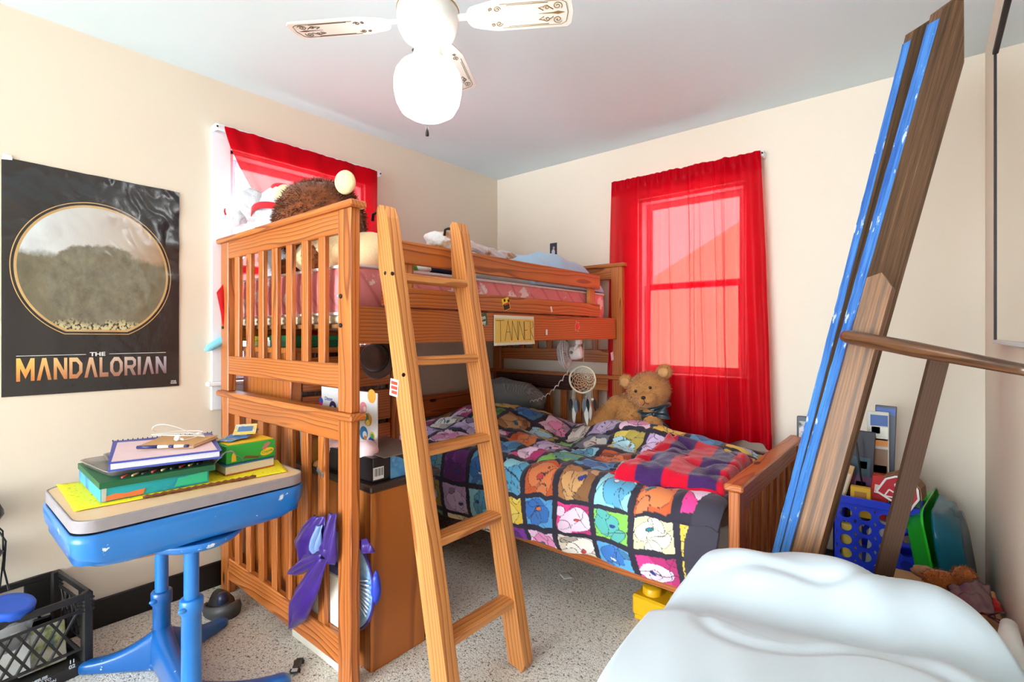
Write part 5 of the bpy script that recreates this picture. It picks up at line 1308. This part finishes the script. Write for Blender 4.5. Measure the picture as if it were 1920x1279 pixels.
for px, py, w, h, a, lb in ((872, 1024, .085, .04, .5, 'small white paper scrap on the carpet under the bed'), (1061, 1080, .062, .05, -.6, 'square pale paper scrap on the carpet in front of the bed'), (1073, 1108, .03, .022, .3, 'tiny white paper scrap on the carpet in front of the bed'), (282, 1105, .03, .012, .4, 'tiny pale scrap by the black baseboard behind the desk')):
    p = at(px, py, z=.008); k = MB(); Rq = rotz(a)
    k.grid(lambda u, v: p + Rq @ Vector(((u - .5) * w, (v - .5) * h, .004 * math.sin(u * 3) + .003 * nz(u * 4, v * 4))), 8, 6); q = solo('paper_scrap', k, P('scrap_white', (226, 222, 214), .8), lb, 'paper', 'paper scraps on the carpet'); solidify(q, .001)
yb = thing('toy_brick', 'yellow storage brick with a round stud under the low bed', 'storage box', (1.78, 2.05, 0))
YB = P('brick_yellow', (240, 182, 20), .35)
RB = rotz(-.05); BC = Vector((1.80, 2.085, 0)); mb = MB(); mb.box(BC + Vector((0, 0, .065)), (.25, .25, .085), RB, .008); part('body', mb, YB, yb)
mb = MB(); mb.box(BC + Vector((0, 0, .012)), (.235, .235, .022), RB, .004); part('base', mb, YB, yb)
for dx in (-.062, .062):
    for dy in (-.062, .062):
        mb = MB(); mb.lathe([(.040, .105), (.040, .134), (.037, .138), (0, .138)], Matrix.Translation(BC + RB @ Vector((dx, dy, 0))), 26); part('stud', mb, YB, yb)

# ================================================================ RIGHT SIDE
def beam(a, b, w, width, thick, top='flat', n0=0.0):
    """plank whose front left edge runs from a to b; w = direction across the broad face"""
    a, b = Vector(a), Vector(b); ax = (b - a).normalized(); w = Vector(w); w = (w - ax * w.dot(ax)).normalized()
    L = (b - a).length; n = ax.cross(w)
    return a, ax, w, n, L
sl = thing('wooden_sled_frame', 'tall old wooden frame of blue edged planks leaning towards the right wall', 'frame', (2.3, 1.9, 0))
def foot(a, b):                               # prolong a line down to the floor
    a, b = Vector(a), Vector(b); d = b - a; return a - d * ((a.z - .012) / d.z)
def plank(a, b, w, width, thick, cut, mats, name, label=None, edge=True):
    a = foot(a, b); a_, ax, w_, n, L = beam(a, b, w, width, thick)
    M = frame(a_, ax, w_)
    poly = [(0, 0), (L, 0)] + [(L + p, q * width) for p, q in cut] + [(0, width)]
    k = MB(); k.prism(poly, thick, M)
    for i in range(len(k.f)): k.mi[i] = 0
    o = part(name, k, mats, sl, label)
    if edge:
        e = MB(); m = 60
        for side in (0,):
            V = []; F = []; G = []
            for i in range(m + 1):
                t = i / m * L * .985
                for q in (.0, 1.0):
                    jag = .0016 * nz(t * 30, q * 9) 
                    V.append(M @ Vector((t, -.0012 + jag * .3, thick * q + (jag if q else -jag)))); G.append((t, q * thick, .01))
            F = [(2 * i, 2 * i + 1, 2 * i + 3, 2 * i + 2) for i in range(m)]
            e.add(V, F, 0, False, G)
        q = part('painted_edge', e, OLDBLUE, o, 'flaking bright blue painted edge'); solidify(q, .0015, 1)
    return o, M, L
d1 = at(1463, 1028, d=1.68); d2 = at(1745, 28, d=1.66)
plank(d1, d2, (.64, .77, 0), .135, -.040, [(.075, .45), (-.13, 1.0)], OLDWOOD, 'plank')
e1 = at(1450, 1030, d=1.70); e2 = at(1698, 66, d=1.74)
plank(e1, e2, (.64, .77, 0), .13, -.030, [(.08, .55), (-.02, 1.0)], OLDWOOD, 'plank')
f1 = at(1481, 1025, d=1.655); f2 = at(1600, 600, d=1.62)
plank(f1, f2, (.95, .25, 0), .05, -.03, [(0, 1)], UMBER, 'inner_board', edge=False)
g1 = at(1497, 1025, d=1.60); g2 = at(1633, 528, d=1.56)
o_, M_, L_ = plank(g1, g2, (.97, -.12, 0), .068, -.055, [(.02, .5), (-.02, 1.0)], BROWNWOOD, 'post', edge=False)
A = at(1583, 630, d=1.50); B = at(1936, 697, d=1.06)
B = A + (B - A) * ((W - .02 - A.x) / (B - A).x) if B.x > W - .02 else B
k = MB(); n = 24; k.tube([A.lerp(B, i / n) for i in range(n + 1)], [.016 if i == 0 else .0205 - .008 * max(0, (i / n - .45)) / .55 for i in range(n + 1)], 18); part('handle_rod', k, ROD, sl)
p0 = at(1745, 672, d=1.375); p1 = at(1648, 1056, d=1.50)
a_ = foot(p1, p0); k = MB(); Mx = frame(a_, p0 - a_, Vector((.9, .35, 0)) - (p0 - a_).normalized() * Vector((.9, .35, 0)).dot((p0 - a_).normalized()))
k.prism([(0, 0), ((p0 - a_).length, 0), ((p0 - a_).length, .044), (0, .044)], .018, Mx); part('brace', k, UMBER, sl)

# blue crate on a cardboard box, with its contents
bx = thing('cardboard_box', 'brown cardboard box under the blue crate in the right corner', 'box', (2.47, 2.64, 0))
CARD = P('cardboard', (182, 140, 96), .85)
mb = MB(); mb.b2((2.33, 2.49, 0), (2.63, 2.80, .236), .003); part('carton', mb, CARD, bx)
mb = MB(); mb.b2((2.46, 2.488, .03), (2.50, 2.4895, .236), .0003); part('tape', mb, P('box_tape', (204, 176, 130), .3), bx)
bc_ = thing('plastic_crate', 'royal blue plastic crate with round holes in the right corner', 'crate', (2.47, 2.64, .24))
BLU = P('royal_blue_plastic', (26, 58, 214), .38, var=.1)
def holed(mp, Wd, Ht, nx, ny, r, m=.0115, my=.0415):
    k = MB(); cwid, cht = (Wd - 2 * m) / nx, (Ht - 2 * my) / ny
    for i in range(nx):
        for j in range(ny):
            cx, cy = m + cwid * (i + .5), my + cht * (j + .5); V = []; n = 24
            for q in range(n):
                a = 2 * PI * q / n; c, s_ = math.cos(a), math.sin(a); V.append(mp(cx + r * c, cy + r * s_))
            for q in range(n):
                a = 2 * PI * q / n; c, s_ = math.cos(a), math.sin(a); f = min(cwid / 2 / max(abs(c), 1e-6), cht / 2 / max(abs(s_), 1e-6)); V.append(mp(cx + f * c, cy + f * s_))
            # square corners need their own vertices: 24 angles include 45 degrees, so the outline closes
            k.add(V, [(q, n + q, n + (q + 1) % n, (q + 1) % n) for q in range(n)])
    for (u0, v0, u1, v1) in ((0, 0, Wd, my), (0, Ht - my, Wd, Ht), (0, my, m, Ht - my), (Wd - m, my, Wd, Ht - my)):
        k.add([mp(u0, v0), mp(u1, v0), mp(u1, v1), mp(u0, v1)], [(0, 1, 2, 3)])
    return k
cx0, cx1, cy0, cy1, cz0, cz1 = 2.335, 2.622, 2.475, 2.80, .24, .545
for mp, wd in ((lambda u, v: Vector((cx0 + u, cy0, cz0 + v)), cx1 - cx0), (lambda u, v: Vector((cx1, cy0 + u, cz0 + v)), cy1 - cy0), (lambda u, v: Vector((cx0, cy1 - u, cz0 + v)), cy1 - cy0), (lambda u, v: Vector((cx1 - u, cy1, cz0 + v)), cx1 - cx0)):
    nx_ = max(2, round((wd - .02) / .066)); k = holed(mp, wd, cz1 - cz0, nx_, 4, .021); q = part('side_wall', k, BLU, bc_); solidify(q, .005)
mb = MB()
for lo, hi in (((cx0 - .008, cy0 - .008, cz1 - .03), (cx1 + .008, cy0 + .002, cz1)), ((cx0 - .008, cy1 - .002, cz1 - .03), (cx1 + .008, cy1 + .008, cz1)), ((cx0 - .008, cy0, cz1 - .03), (cx0 + .002, cy1, cz1)), ((cx1 - .002, cy0, cz1 - .03), (cx1 + .008, cy1, cz1))):
    mb.b2(lo, hi, .003)
part('rim', mb, BLU, bc_)
mb = MB(); mb.b2((cx0, cy0, cz0), (cx1, cy1, cz0 + .008)); part('crate_bottom', mb, BLU, bc_)
def tallbox(name, lo, hi, tilt, c, lb, prints=(), cat='box', R0=0.0):
    ce = Vector([(a + b) / 2 for a, b in zip(lo, hi)]); sz = [b - a for a, b in zip(lo, hi)]
    R = rotz(R0) @ Matrix.Rotation(tilt, 3, 'Y')
    t_ = thing(name, lb, cat, (ce.x, ce.y, lo[2])); k = MB(); k.box(ce, sz, R, .002)
    sh = part('cover', k, P(name + '_tone', c, .35), t_)
    for (u, v, w, h, cc_) in prints:
        k = MB(); k.box(ce + R @ Vector((u * sz[0], -sz[1] / 2 - .0006, v * sz[2])), (w * sz[0], .0012, h * sz[2]), R, .0002); part('print', k, P('cover_print', cc_, .35), sh)
tallbox('video_case', (2.372, 2.60, .40), (2.462, 2.615, .80), .05, (40, 36, 50), 'dark video case standing in the blue crate behind the planks',
        [(.05, -.12, .8, .28, (92, 48, 84)), (.05, -.10, .4, .12, (206, 150, 110)), (.0, .12, .75, .2, (46, 70, 84)), (.1, .14, .3, .08, (120, 170, 90)), (0, -.38, .8, .12, (70, 72, 84))], 'video case')
tallbox('picture_book', (2.435, 2.70, .40), (2.512, 2.715, .875), .0, (214, 210, 200), 'tall picture book with an orange and white cover standing in the blue crate',
        [(.05, .42, .8, .1, (50, 90, 160)), (.05, .30, .8, .12, (240, 236, 220)), (.05, .22, .8, .07, (240, 150, 40)), (-.1, .33, .4, .06, (150, 190, 60)), (.05, .05, .8, .22, (150, 110, 80)), (.1, -.05, .6, .12, (216, 110, 40)), (0, -.2, .8, .16, (214, 190, 170))], 'book')
tallbox('comic_book', (2.455, 2.73, .40), (2.53, 2.742, .90), .03, (72, 76, 90), 'grey backed book behind the tall picture book in the blue crate', [(0, .45, .9, .06, (60, 96, 180))], 'book')
tallbox('card_game', (2.39, 2.53, .45), (2.46, 2.56, .575), .0, (240, 190, 50), 'yellow card game box in the blue crate below the video case', [(0, .2, .6, .3, (190, 130, 60))])
tallbox('red_toy_box', (2.455, 2.56, .45), (2.515, 2.60, .625), .1, (206, 40, 40), 'red toy box in the blue crate beside the toy barn', [(0, .2, .6, .2, (240, 220, 210))])
tallbox('magazine', (2.345, 2.55, .42), (2.375, 2.56, .66), .25, (206, 160, 110), 'tan magazine leaning at the left end of the blue crate', [(0, .1, .6, .5, (226, 210, 186))], 'magazine')
tallbox('white_carton', (2.36, 2.50, .252), (2.43, 2.53, .42), .0, (238, 206, 90), 'yellow carton seen through the holes of the blue crate')
tallbox('grey_carton', (2.45, 2.51, .252), (2.53, 2.54, .45), .1, (206, 204, 200), 'pale grey carton seen through the holes of the blue crate')
mb = MB(); mb.tube([(2.43, 2.58, .545), (2.42, 2.55, .66), (2.41, 2.53, .76)], .004, 6); mb.tube([(2.43, 2.58, .545), (2.455, 2.57, .525), (2.47, 2.57, .50)], .006, 6)
solo('wand', mb, BLACKPL, 'thin black plastic stick standing in the blue crate', 'stick')
pf = thing('framed_picture', 'small dark framed picture standing behind the footboard of the low bed', 'picture frame', (2.19, 2.93, .3))
pp = at(1504, 800, y=2.93); mb = MB(); mb.box((pp.x + .01, 2.955, pp.z - .20), (.075, .014, .50), None, .003); part('frame_back', mb, P('frame_slate', (60, 62, 74), .4), pf)
mb = MB(); mb.box((pp.x + .01, 2.9475, pp.z - .06), (.055, .002, .17), None, .0005); part('picture', mb, m_blotch('bw_picture', (220, 216, 214), (120, 116, 116), (40, 38, 40), 18), pf)
# toy barn
bn = thing('toy_barn', 'red toy barn with white trim and brown roof tipped over on the blue crate', 'toy barn', (2.56, 2.48, .55))
pc = at(1688, 921, y=2.455); RBn = Matrix.Rotation(.50, 3, 'Y'); ex, ey = RBn @ Vector((1, 0, 0)), RBn @ Vector((0, 0, 1))
ex = rotz(-.15) @ ex; ey = rotz(-.15) @ ey
gam = [(-.062, -.055), (.062, -.055), (.062, .012), (.040, .044), (-.0, .058), (-.040, .044), (-.062, .012)]
fb = frame(pc, ex, ey)
mb = MB(); mb.prism(gam, -.075, fb); fr = part('body', mb, P('barn_red', (190, 24, 44), .4), bn)
mb = MB()
def strip(p, q, w):
    p, q = Vector((*p, 0)), Vector((*q, 0)); d = (q - p).normalized(); s_ = Vector((-d.y, d.x, 0)) * w
    mb.prism([tuple((p - s_)[:2]), tuple((q - s_)[:2]), tuple((q + s_)[:2]), tuple((p + s_)[:2])], .0022, fb)
for i in range(7): strip(tuple(c * .94 for c in gam[i]), tuple(c * .94 for c in gam[(i + 1) % 7]), .0035)
dm = [(-.026, 0.012), (0, -.012), (.026, .012), (0, .038)]
for i in range(4): strip(dm[i], dm[(i + 1) % 4], .0025)
strip(dm[0], dm[2], .002); strip((-.03, -.05), (-.03, -.018), .0025); strip((.03, -.05), (.03, -.018), .0025); strip((-.03, -.018), (.03, -.018), .0025); strip((-.03, -.05), (.03, -.018), .0025)
part('trim', mb, P('barn_white', (240, 236, 232), .4), fr)
mb = MB()
for i in (2, 3, 4, 5):
    a, b = Vector(gam[i]) * 1.06, Vector(gam[(i + 1)]) * 1.06
    n_ = Vector(((b - a).y, -(b - a).x)).normalized() * -.004
    mb.prism([tuple(a), tuple(b), tuple(b - n_), tuple(a - n_)], -.088, fb @ Matrix.Translation((0, 0, .004)))
part('roof', mb, P('barn_brown', (132, 88, 54), .6), bn)
# green and teal bins standing on edge
def tub(name, lb, cat, c, nrm, up_, halves, mat, extra=None):
    c = Vector(c); nrm = Vector(nrm).normalized(); up_ = Vector(up_); up_ = (up_ - nrm * up_.dot(nrm)).normalized(); sx = nrm.cross(up_)
    t_ = thing(name, lb, cat, (c.x, c.y, c.z - .24)); k = MB(); rings = []
    for d_, hx, hz, rad in halves:
        ring = []
        for p in rrect(-hx, hx, -hz, hz, min(rad, hx * .9, hz * .9), 0, 9): 
            sc = 1 + .025 * math.cos(math.atan2(p.y, p.x) * 8) * (1 if d_ not in (halves[0][0],) else 0)
            ring.append(c + nrm * d_ + sx * p.x * sc + up_ * p.y * sc)
        rings.append(ring)
    k.loft(rings, cap=False); n = len(rings[0]); base = len(k.v) - n
    k.f.append(tuple(range(base, base + n))); k.mi.append(0); k.sm.append(False)
    q = part('shell', k, mat, t_); solidify(q, .004)
    return t_, c, nrm, up_, sx
GB = P('bright_green_plastic', (38, 186, 34), .32)
t_, c, nr_, u_, s_ = tub('green_bin', 'bright green plastic bin standing on edge beside the blue crate', 'bin', (2.648, 2.60, .290), (.98, -.12, .17), (-.16, 0, 1), [(.045, .21, .272, .06), (.036, .205, .267, .06), (.034, .185, .25, .06), (-.012, .165, .23, .06), (-.02, .15, .21, .06)], GB)
k = MB(); k.box(c + u_ * .275 + nr_ * .03, (.03, .08, .02), Matrix((nr_, s_, u_)).transposed(), .006); part('grip', k, GB, t_)
TEAL = m_clear('teal_clear_plastic', (10, 110, 136), .72, .15)
t_, c, nr_, u_, s_ = tub('teal_bin', 'translucent teal plastic lid standing on edge by the right wall', 'bin', (2.742, 2.60, .285), (-.98, .10, -.14), (-.16, 0, 1), [(.040, .21, .272, .10), (.030, .212, .272, .10), (.020, .20, .262, .10), (-.005, .195, .255, .10), (-.010, .17, .23, .09), (-.026, .165, .225, .09), (-.034, .12, .18, .07)], TEAL)
k = MB()
for i in range(5): k.box(c + s_ * (.05 * (i - 2)) - nr_ * .030, (.006, .012, .30), Matrix((nr_, s_, u_)).transposed(), .002)
part('ribs', k, P('teal_rib', (16, 120, 150), .3), t_)
# pile behind the sheet: box, plush, bag
bx = thing('cardboard_box', 'brown cardboard box behind the sheet covered seat under the orange plush', 'box', (2.68, 2.12, 0))
mb = MB(); mb.b2((2.50, 1.93, 0), (2.815, 2.34, .345), .003); part('carton', mb, CARD, bx)
mb = MB(); mb.b2((2.64, 1.9285, .02), (2.68, 1.9295, .345), .0003); part('tape', mb, P('box_tape_b', (204, 176, 130), .3), bx)
op = thing('plush_lion', 'orange brown plush toy lying behind the light blue sheet by the right wall', 'plush toy', (2.7, 2.2, .35))
ORG = m_fur('orange_fur', (178, 98, 44), var=.3, scale=30)
for nm, c, r in (('body', at(1772, 1088, y=2.22), (.062, .045, .026)), ('paw', at(1808, 1080, y=2.20), (.030, .034, .026))):
    mb = MB(); mb.ell(c, r, rotz(.2), 20, 12, 0, .25, 4); mb.fur(c, r, 900, .010, .0018, rotz(.2), 0, .2); part(nm, mb, ORG, op)
mb = MB(); mb.ell(at(1735, 1073, y=2.25), (.04, .03, .02), None, 16, 10, 0, .3, 6); part('mane', mb, P('speckled_tan', (176, 134, 96), .9, var=.4, scale=60), op)
cbg = thing('gift_bag', 'mauve see-through bag with a red item lying by the right wall', 'bag', (2.76, 2.06, .36))
BP = [at(1790, 1118, y=2.10), at(1845, 1100, y=2.12), at(1868, 1122, y=2.08), at(1868, 1160, y=1.98), at(1845, 1160, y=1.95)]
mb = MB(); q0, q1, q2, q3 = at(1775, 1100, y=2.14), at(1856, 1100, y=2.12), at(1868, 1165, y=1.95), at(1800, 1150, y=1.97)
mb.grid(lambda u, v: q0.lerp(q1, u).lerp(q3.lerp(q2, u), v) + Vector((0, -.012 * math.sin(u * 5), .018 * math.sin(u * PI) + .012 * nz(u * 5, v * 5))), 20, 20)
q = part('film', mb, m_clear('mauve_film', (150, 110, 116), .5, .25), cbg); solidify(q, .001)
mb = MB(); mb.ell(at(1838, 1132, y=2.08), (.05, .035, .028), rotz(.3), 18, 12, 0, .2, 4); part('contents', mb, P('red_wrap', (214, 30, 36), .4), cbg)
mb = MB()
for dx, dz in ((.0, .02), (.012, .0), (.006, -.008)):
    p = at(1852, 1155, y=1.94); mb.tube([p, p + Vector((.02 + dx, -.01, dz)), p + Vector((.035 + dx, -.02, dz * 1.5))], .0022, 5)
part('ribbon', mb, P('ribbon_dark', (70, 28, 36), .4), cbg)
# light blue sheet over a low round seat
SHEET = plain('pale_blue_sheet', (212, 223, 232), .8, .04, 4, .0, sheen=.25)
cs = thing('covered_seat', 'low round seat covered by a large pale blue sheet at the right front', 'seat', (2.45, 1.2, 0))
mb = MB(); mb.loft([[Vector((2.46 + k * .28 * math.cos(a), 1.15 + k * .36 * math.sin(a), z)) for a in [2 * PI * i / 40 for i in range(40)]] for z, k in ((.0, .75), (.30, .8), (.42, 1), (.49, 1), (.50, .95))]); part('cushion', mb, P('seat_grey', (150, 150, 156), .9), cs)
def seg(x, y):                                # distance along the raised back ridge
    a, b = Vector((2.14, 1.50)), Vector((2.80, 1.69)); p = Vector((x, y)); t = max(-.15, min(1.1, (p - a).dot(b - a) / (b - a).length_squared)); q = a + (b - a) * t
    return (p - q).length, t, (p - q).dot(Vector((-(b - a).y, (b - a).x)).normalized())
def sheet(u, v):
    a = u * 2 * PI; ca, sa = math.cos(a), math.sin(a)
    cx, cy = 2.48, 1.19; rx, ry = .370, .50
    ex = 2.6; k = 1 / (abs(ca) ** ex + abs(sa) ** ex) ** (1 / ex)
    def height(x, y, rr):
        d, t, sgn = seg(x, y)
        z = .553 - .035 * rr ** 5 + .062 * math.exp(-(d / .13) ** 2) * (1 - .55 * max(0, t - .5)) - .055 * math.exp(-((sgn + .20) / .075) ** 2) * (1 if y > 1.2 else 0) * max(0, 1 - abs(t - .55) * .6)
        z -= .012 * max(0, 1 - abs(nz(x * 2.2 - y * 1.6, y * 1.3 + x * 2, 21)) * 11) * min(1, max(0, (y - .95) * 3)); z += .010 * nz(x * 4, y * 4, 2) + .006 * nz(x * 9 + y * 4, y * 3, 7) + .006 * math.sin((x * .8 + y) * 22 + 3 * nz(x * 3, y * 3)) * max(0, min(1, (y - 1.25) * 4)) 
        z -= .12 * max(0, (x - 2.66)) 
        return z
    if v < .6:
        r = v / .6; rr = r
        x, y = cx + rx * k * ca * r, cy + ry * k * sa * r
        return Vector((min(x, W - .02), y, height(x, y, rr)))
    q = (v - .6) / .4
    fold = .5 + .5 * math.sin(a * 13 + 2.0 * math.sin(a * 3))
    r = 1 + .10 * math.sin(min(1, q * 2.2) * PI / 2) + q * (.06 + .10 * fold)
    x, y = cx + rx * k * ca * r, cy + ry * k * sa * r
    z0 = height(cx + rx * k * ca, cy + ry * k * sa, 1)
    z = z0 - (z0 - .03) * (q ** 1.5)
    return Vector((min(x, W - .016), y, z))
mb = MB(); mb.grid(sheet, 220, 110); q = part('sheet', mb, SHEET, cs, 'pale blue draped sheet'); 
tw = thing('towel', 'rolled white towel with a navy edge at the right wall beside the pale blue sheet', 'towel', (2.79, 1.80, .40))
pA = at(1912, 1178, d=1.31); mb = MB(); mb.tube([Vector((2.806, pA.y - .0, pA.z + .0)), Vector((2.80, pA.y - .08, pA.z - .005)), Vector((2.80, pA.y - .28, pA.z - .01))], [.018, .024, .024], 14); mb.tube([Vector((2.806, pA.y - .03, pA.z - .04)), Vector((2.80, pA.y - .25, pA.z - .05))], .020, 14); part('roll', mb, P('towel_white', (236, 232, 226), .9, sheen=.4), tw)
mb = MB(); mb.tube([Vector((2.80, pA.y - .02, pA.z - .055)), Vector((2.797, pA.y - .06, pA.z - .065)), Vector((2.80, pA.y - .25, pA.z - .08))], .012, 10); part('navy_edge', mb, P('towel_navy', (40, 44, 96), .9), tw)
mb = MB(); mb.b2((2.775, 1.60, 0), (2.832, 1.925, pA.z - .09)); solo('shelf_unit', mb, TRIM, 'narrow white shelf unit against the right wall behind the pale blue sheet', 'shelf')

# mirror on the right wall
mr = thing('mirror', 'tall mirror with a thin dark frame hanging on the right wall', 'mirror', (W, 1.8, 1.19))
t = NT('mirror_glass'); MIRROR = t.done(t.bsdf(t.mix(t.noise(t.coord(), 2, 2), (.86, .85, .84), (.90, .89, .88)), .04, metal=1.0))
my0, my1, mz0, mz1 = 1.30, 2.405, 1.195, 2.185
mb = MB(); mb.b2((W - .012, my0, mz0), (W - .004, my1, mz1), .001); part('glass', mb, MIRROR, mr)
mb = MB()
for lo, hi in (((W - .016, my1, mz0 - .008), (W, my1 + .006, mz1 + .008)), ((W - .020, my0 - .010, mz0 - .012), (W, my0, mz1 + .012)), ((W - .020, my0, mz1), (W, my1, mz1 + .012))): mb.b2(lo, hi, .002)
part('frame', mb, P('mirror_frame_dark', (26, 14, 20), .6), mr)
mb = MB(); mb.b2((W - .020, my0, mz0 - .012), (W, my1 + .004, mz0), .002); part('lower_rail', mb, P('mirror_rail_grey', (196, 194, 196), .4), mr)

# ================================================================ CEILING FAN
fx, fy = 1.42, 1.05
fan = thing('ceiling_fan', 'white four blade ceiling fan with a glowing round glass globe', 'ceiling fan', (fx, fy, 2.44))
FW = P('fan_white', (242, 238, 232), .35); GOLD = P('brass', (212, 176, 92), .3, metal=.8)
MF = Matrix.Translation((fx, fy, 0))
mb = MB(); mb.lathe([(0, 2.40), (.03, 2.40), (.055, 2.415), (.065, 2.44)], MF, 30); part('canopy', mb, FW, fan)
mb = MB(); mb.lathe([(.016, 2.30), (.016, 2.41)], MF, 16); part('down_rod', mb, P('rod_copper', (150, 104, 84), .4), fan)
mb = MB(); mb.lathe([(0, 2.30), (.045, 2.30), (.050, 2.29), (.052, 2.268), (.085, 2.258), (.096, 2.245), (.098, 2.22), (.094, 2.185), (.080, 2.158), (.055, 2.142), (0, 2.140)], MF, 40); mo = part('motor_housing', mb, FW, fan)
mb = MB(); mb.lathe([(.0975, 2.238), (.0992, 2.241), (.0975, 2.245)], MF, 40); part('brass_ring', mb, GOLD, mo)
mb = MB(); mb.lathe([(.043, 2.145), (.044, 2.14), (.044, 2.108), (.047, 2.104), (.047, 2.092), (.055, 2.086), (.058, 2.076), (0, 2.074)], MF, 32); sw = part('switch_housing', mb, FW, fan)
mb = MB(); mb.ell((fx - .036, fy - .028, 2.118), (.006, .006, .006), None, 10, 8); part('screw', mb, DARKMETAL, sw)
BLD = P('blade_white', (240, 232, 222), .45); FIL = P('filigree_gold', (140, 112, 66), .4); FILD = P('filigree_brown', (92, 70, 52), .4)
for ang in (33, 121, 213, 303):
    a = math.radians(ang); pitch = math.radians(-10)
    Mb = MF @ Matrix.Translation((0, 0, 2.207)) @ Matrix.Rotation(a, 4, 'Z') @ Matrix.Rotation(pitch, 4, 'X')
    r0, r1, w0, w1 = .125, .452, .042, .058
    out = []
    for i in range(9): 
        t = PI / 2 + PI * i / 8; out.append((r0 + .03 + .03 * math.cos(t) * 1.0, w0 * math.sin(t)))
    out += [(r0 + .09, -w1), (r1 - .012, -w1), (r1, -w1 + .012), (r1 + .006, 0), (r1, w1 - .012), (r1 - .012, w1), (r0 + .09, w1)]
    mb = MB(); mb.prism(out[::1], .006, Mb); bl = part('blade', mb, BLD, fan)
    mb = MB(); mb.prism([(.085, -.014), (.12, -.012), (.165, -.026), (.18, 0), (.165, .026), (.12, .012), (.085, .014)], .004, Mb @ Matrix.Translation((0, 0, .006))); part('blade_iron', mb, FW, bl)
    mb = MB(); Z = -.0008
    def fl(pts, r=.0012): mb.tube([Mb @ Vector((x, y, Z)) for x, y in pts], r, 5)
    def spiral(cx, cy, R_, s, turns=1.5, ph=0):
        fl([(cx + R_ * (1 - .85 * t_) * math.cos(ph + s * 2 * PI * turns * t_), cy + R_ * (1 - .85 * t_) * math.sin(ph + s * 2 * PI * turns * t_)) for t_ in [i / 26 for i in range(27)]], .0013)
    for sg in (-1, 1):
        fl([(r0 + .11, sg * (w1 - .012)), (r1 - .03, sg * (w1 - .012)), (r1 - .016, sg * (w1 - .022)), (r1 - .010, 0)], .0009)
        fl([(r0 + .13, sg * (w1 - .017)), (r1 - .07, sg * (w1 - .017))], .0008)
        spiral(r1 - .042, sg * .026, .015, sg, 1.6, PI * .2); spiral(r1 - .075, sg * .022, .010, -sg, 1.3, PI); spiral(r0 + .10, sg * .028, .011, sg, 1.5, 0); spiral(r0 + .08, sg * .030, .007, -sg, 1.3, 2)
        fl([(r1 - .055, sg * .014), (r1 - .075, sg * .030), (r1 - .10, sg * .022), (r1 - .085, sg * .012)], .0014)
    mb.prism([(r1 - .02, 0), (r1 - .04, .006), (r1 - .055, .0025), (r1 - .10, 0), (r1 - .055, -.0025), (r1 - .04, -.006)], -.001, Mb)
    part('filigree', mb, FIL if ang in (33, 303) else FILD, bl, 'scroll print')
mb = MB(); mb.lathe([(.050, 2.085), (.062, 2.078), (.086, 2.062), (.101, 2.040), (.107, 2.012), (.106, 1.985), (.099, 1.950), (.084, 1.922), (.058, 1.906), (.028, 1.900), (0, 1.899)], MF, 44)
GLOBE = m_emit('glowing_globe', (.97, 1.0, 1.0), 13.0)
part('globe', mb, GLOBE, fan, 'glowing white glass globe')
cpx = at(801, 247, d=1.52)
mb = MB(); mb.tube([(cpx.x, cpx.y, 2.10), (cpx.x, cpx.y, cpx.z + .014)], .0008, 4); pc_ = part('pull_chain', mb, STEEL, fan)
mb = MB(); mb.lathe([(0, .016), (.003, .015), (.0055, -.008), (.005, -.013), (0, -.014)], Matrix.Translation(cpx), 12); part('chain_pull', mb, DARKMETAL, pc_)

# ================================================================ LIGHT
world = bpy.data.worlds.new('sky'); bpy.context.scene.world = world; world.use_nodes = True
nt = world.node_tree; nt.nodes.clear()
out = nt.nodes.new('ShaderNodeOutputWorld'); bgd = nt.nodes.new('ShaderNodeBackground')
tc = nt.nodes.new('ShaderNodeTexCoord'); dotn = nt.nodes.new('ShaderNodeVectorMath'); dotn.operation = 'DOT_PRODUCT'; dotn.inputs[1].default_value = (-.25, .93, .26)
nt.links.new(tc.outputs['Generated'], dotn.inputs[0])
mr_ = nt.nodes.new('ShaderNodeMapRange'); mr_.inputs['From Min'].default_value = -.2; mr_.inputs['From Max'].default_value = .9; mr_.inputs['To Min'].default_value = 20.0; mr_.inputs['To Max'].default_value = 8.0
nt.links.new(dotn.outputs['Value'], mr_.inputs[0]); nt.links.new(mr_.outputs[0], bgd.inputs[1]); bgd.inputs[0].default_value = (.83, .965, 1.06, 1)
nt.links.new(bgd.outputs[0], out.inputs[0])

# the neighbouring house outside the back window, seen only through the red curtain
mb = MB(); mb.prism([(-5, -1.5), (-5, -.4), (-.35, 2.04), (1.6, 3.1), (4.0, 1.9), (8, 1.7), (8, -1.5)], -.2, frame((0, 6.8, 0), (1, 0, 0), (0, 0, 1)))
o = link('house_outside', mb, P('coral_siding', (214, 150, 128), .9, scale=3)); o['kind'] = 'structure'

# ================================================================ CAMERA
cam = bpy.data.cameras.new('camera'); co = bpy.data.objects.new('camera', cam); C.objects.link(co)
co.location = CAM; co.rotation_euler = (PI / 2, 0, YAW)
cam.sensor_width = 36; cam.lens = FP / 1920 * 36; cam.shift_y = -(639.5 - HY) / 1920; cam.clip_start = .02
sc = bpy.context.scene; sc.camera = co
sc.view_settings.view_transform = 'Standard'; sc.view_settings.look = 'None'; sc.view_settings.gamma = 1; sc.view_settings.use_curve_mapping = False
sc.view_settings.exposure = 0.06
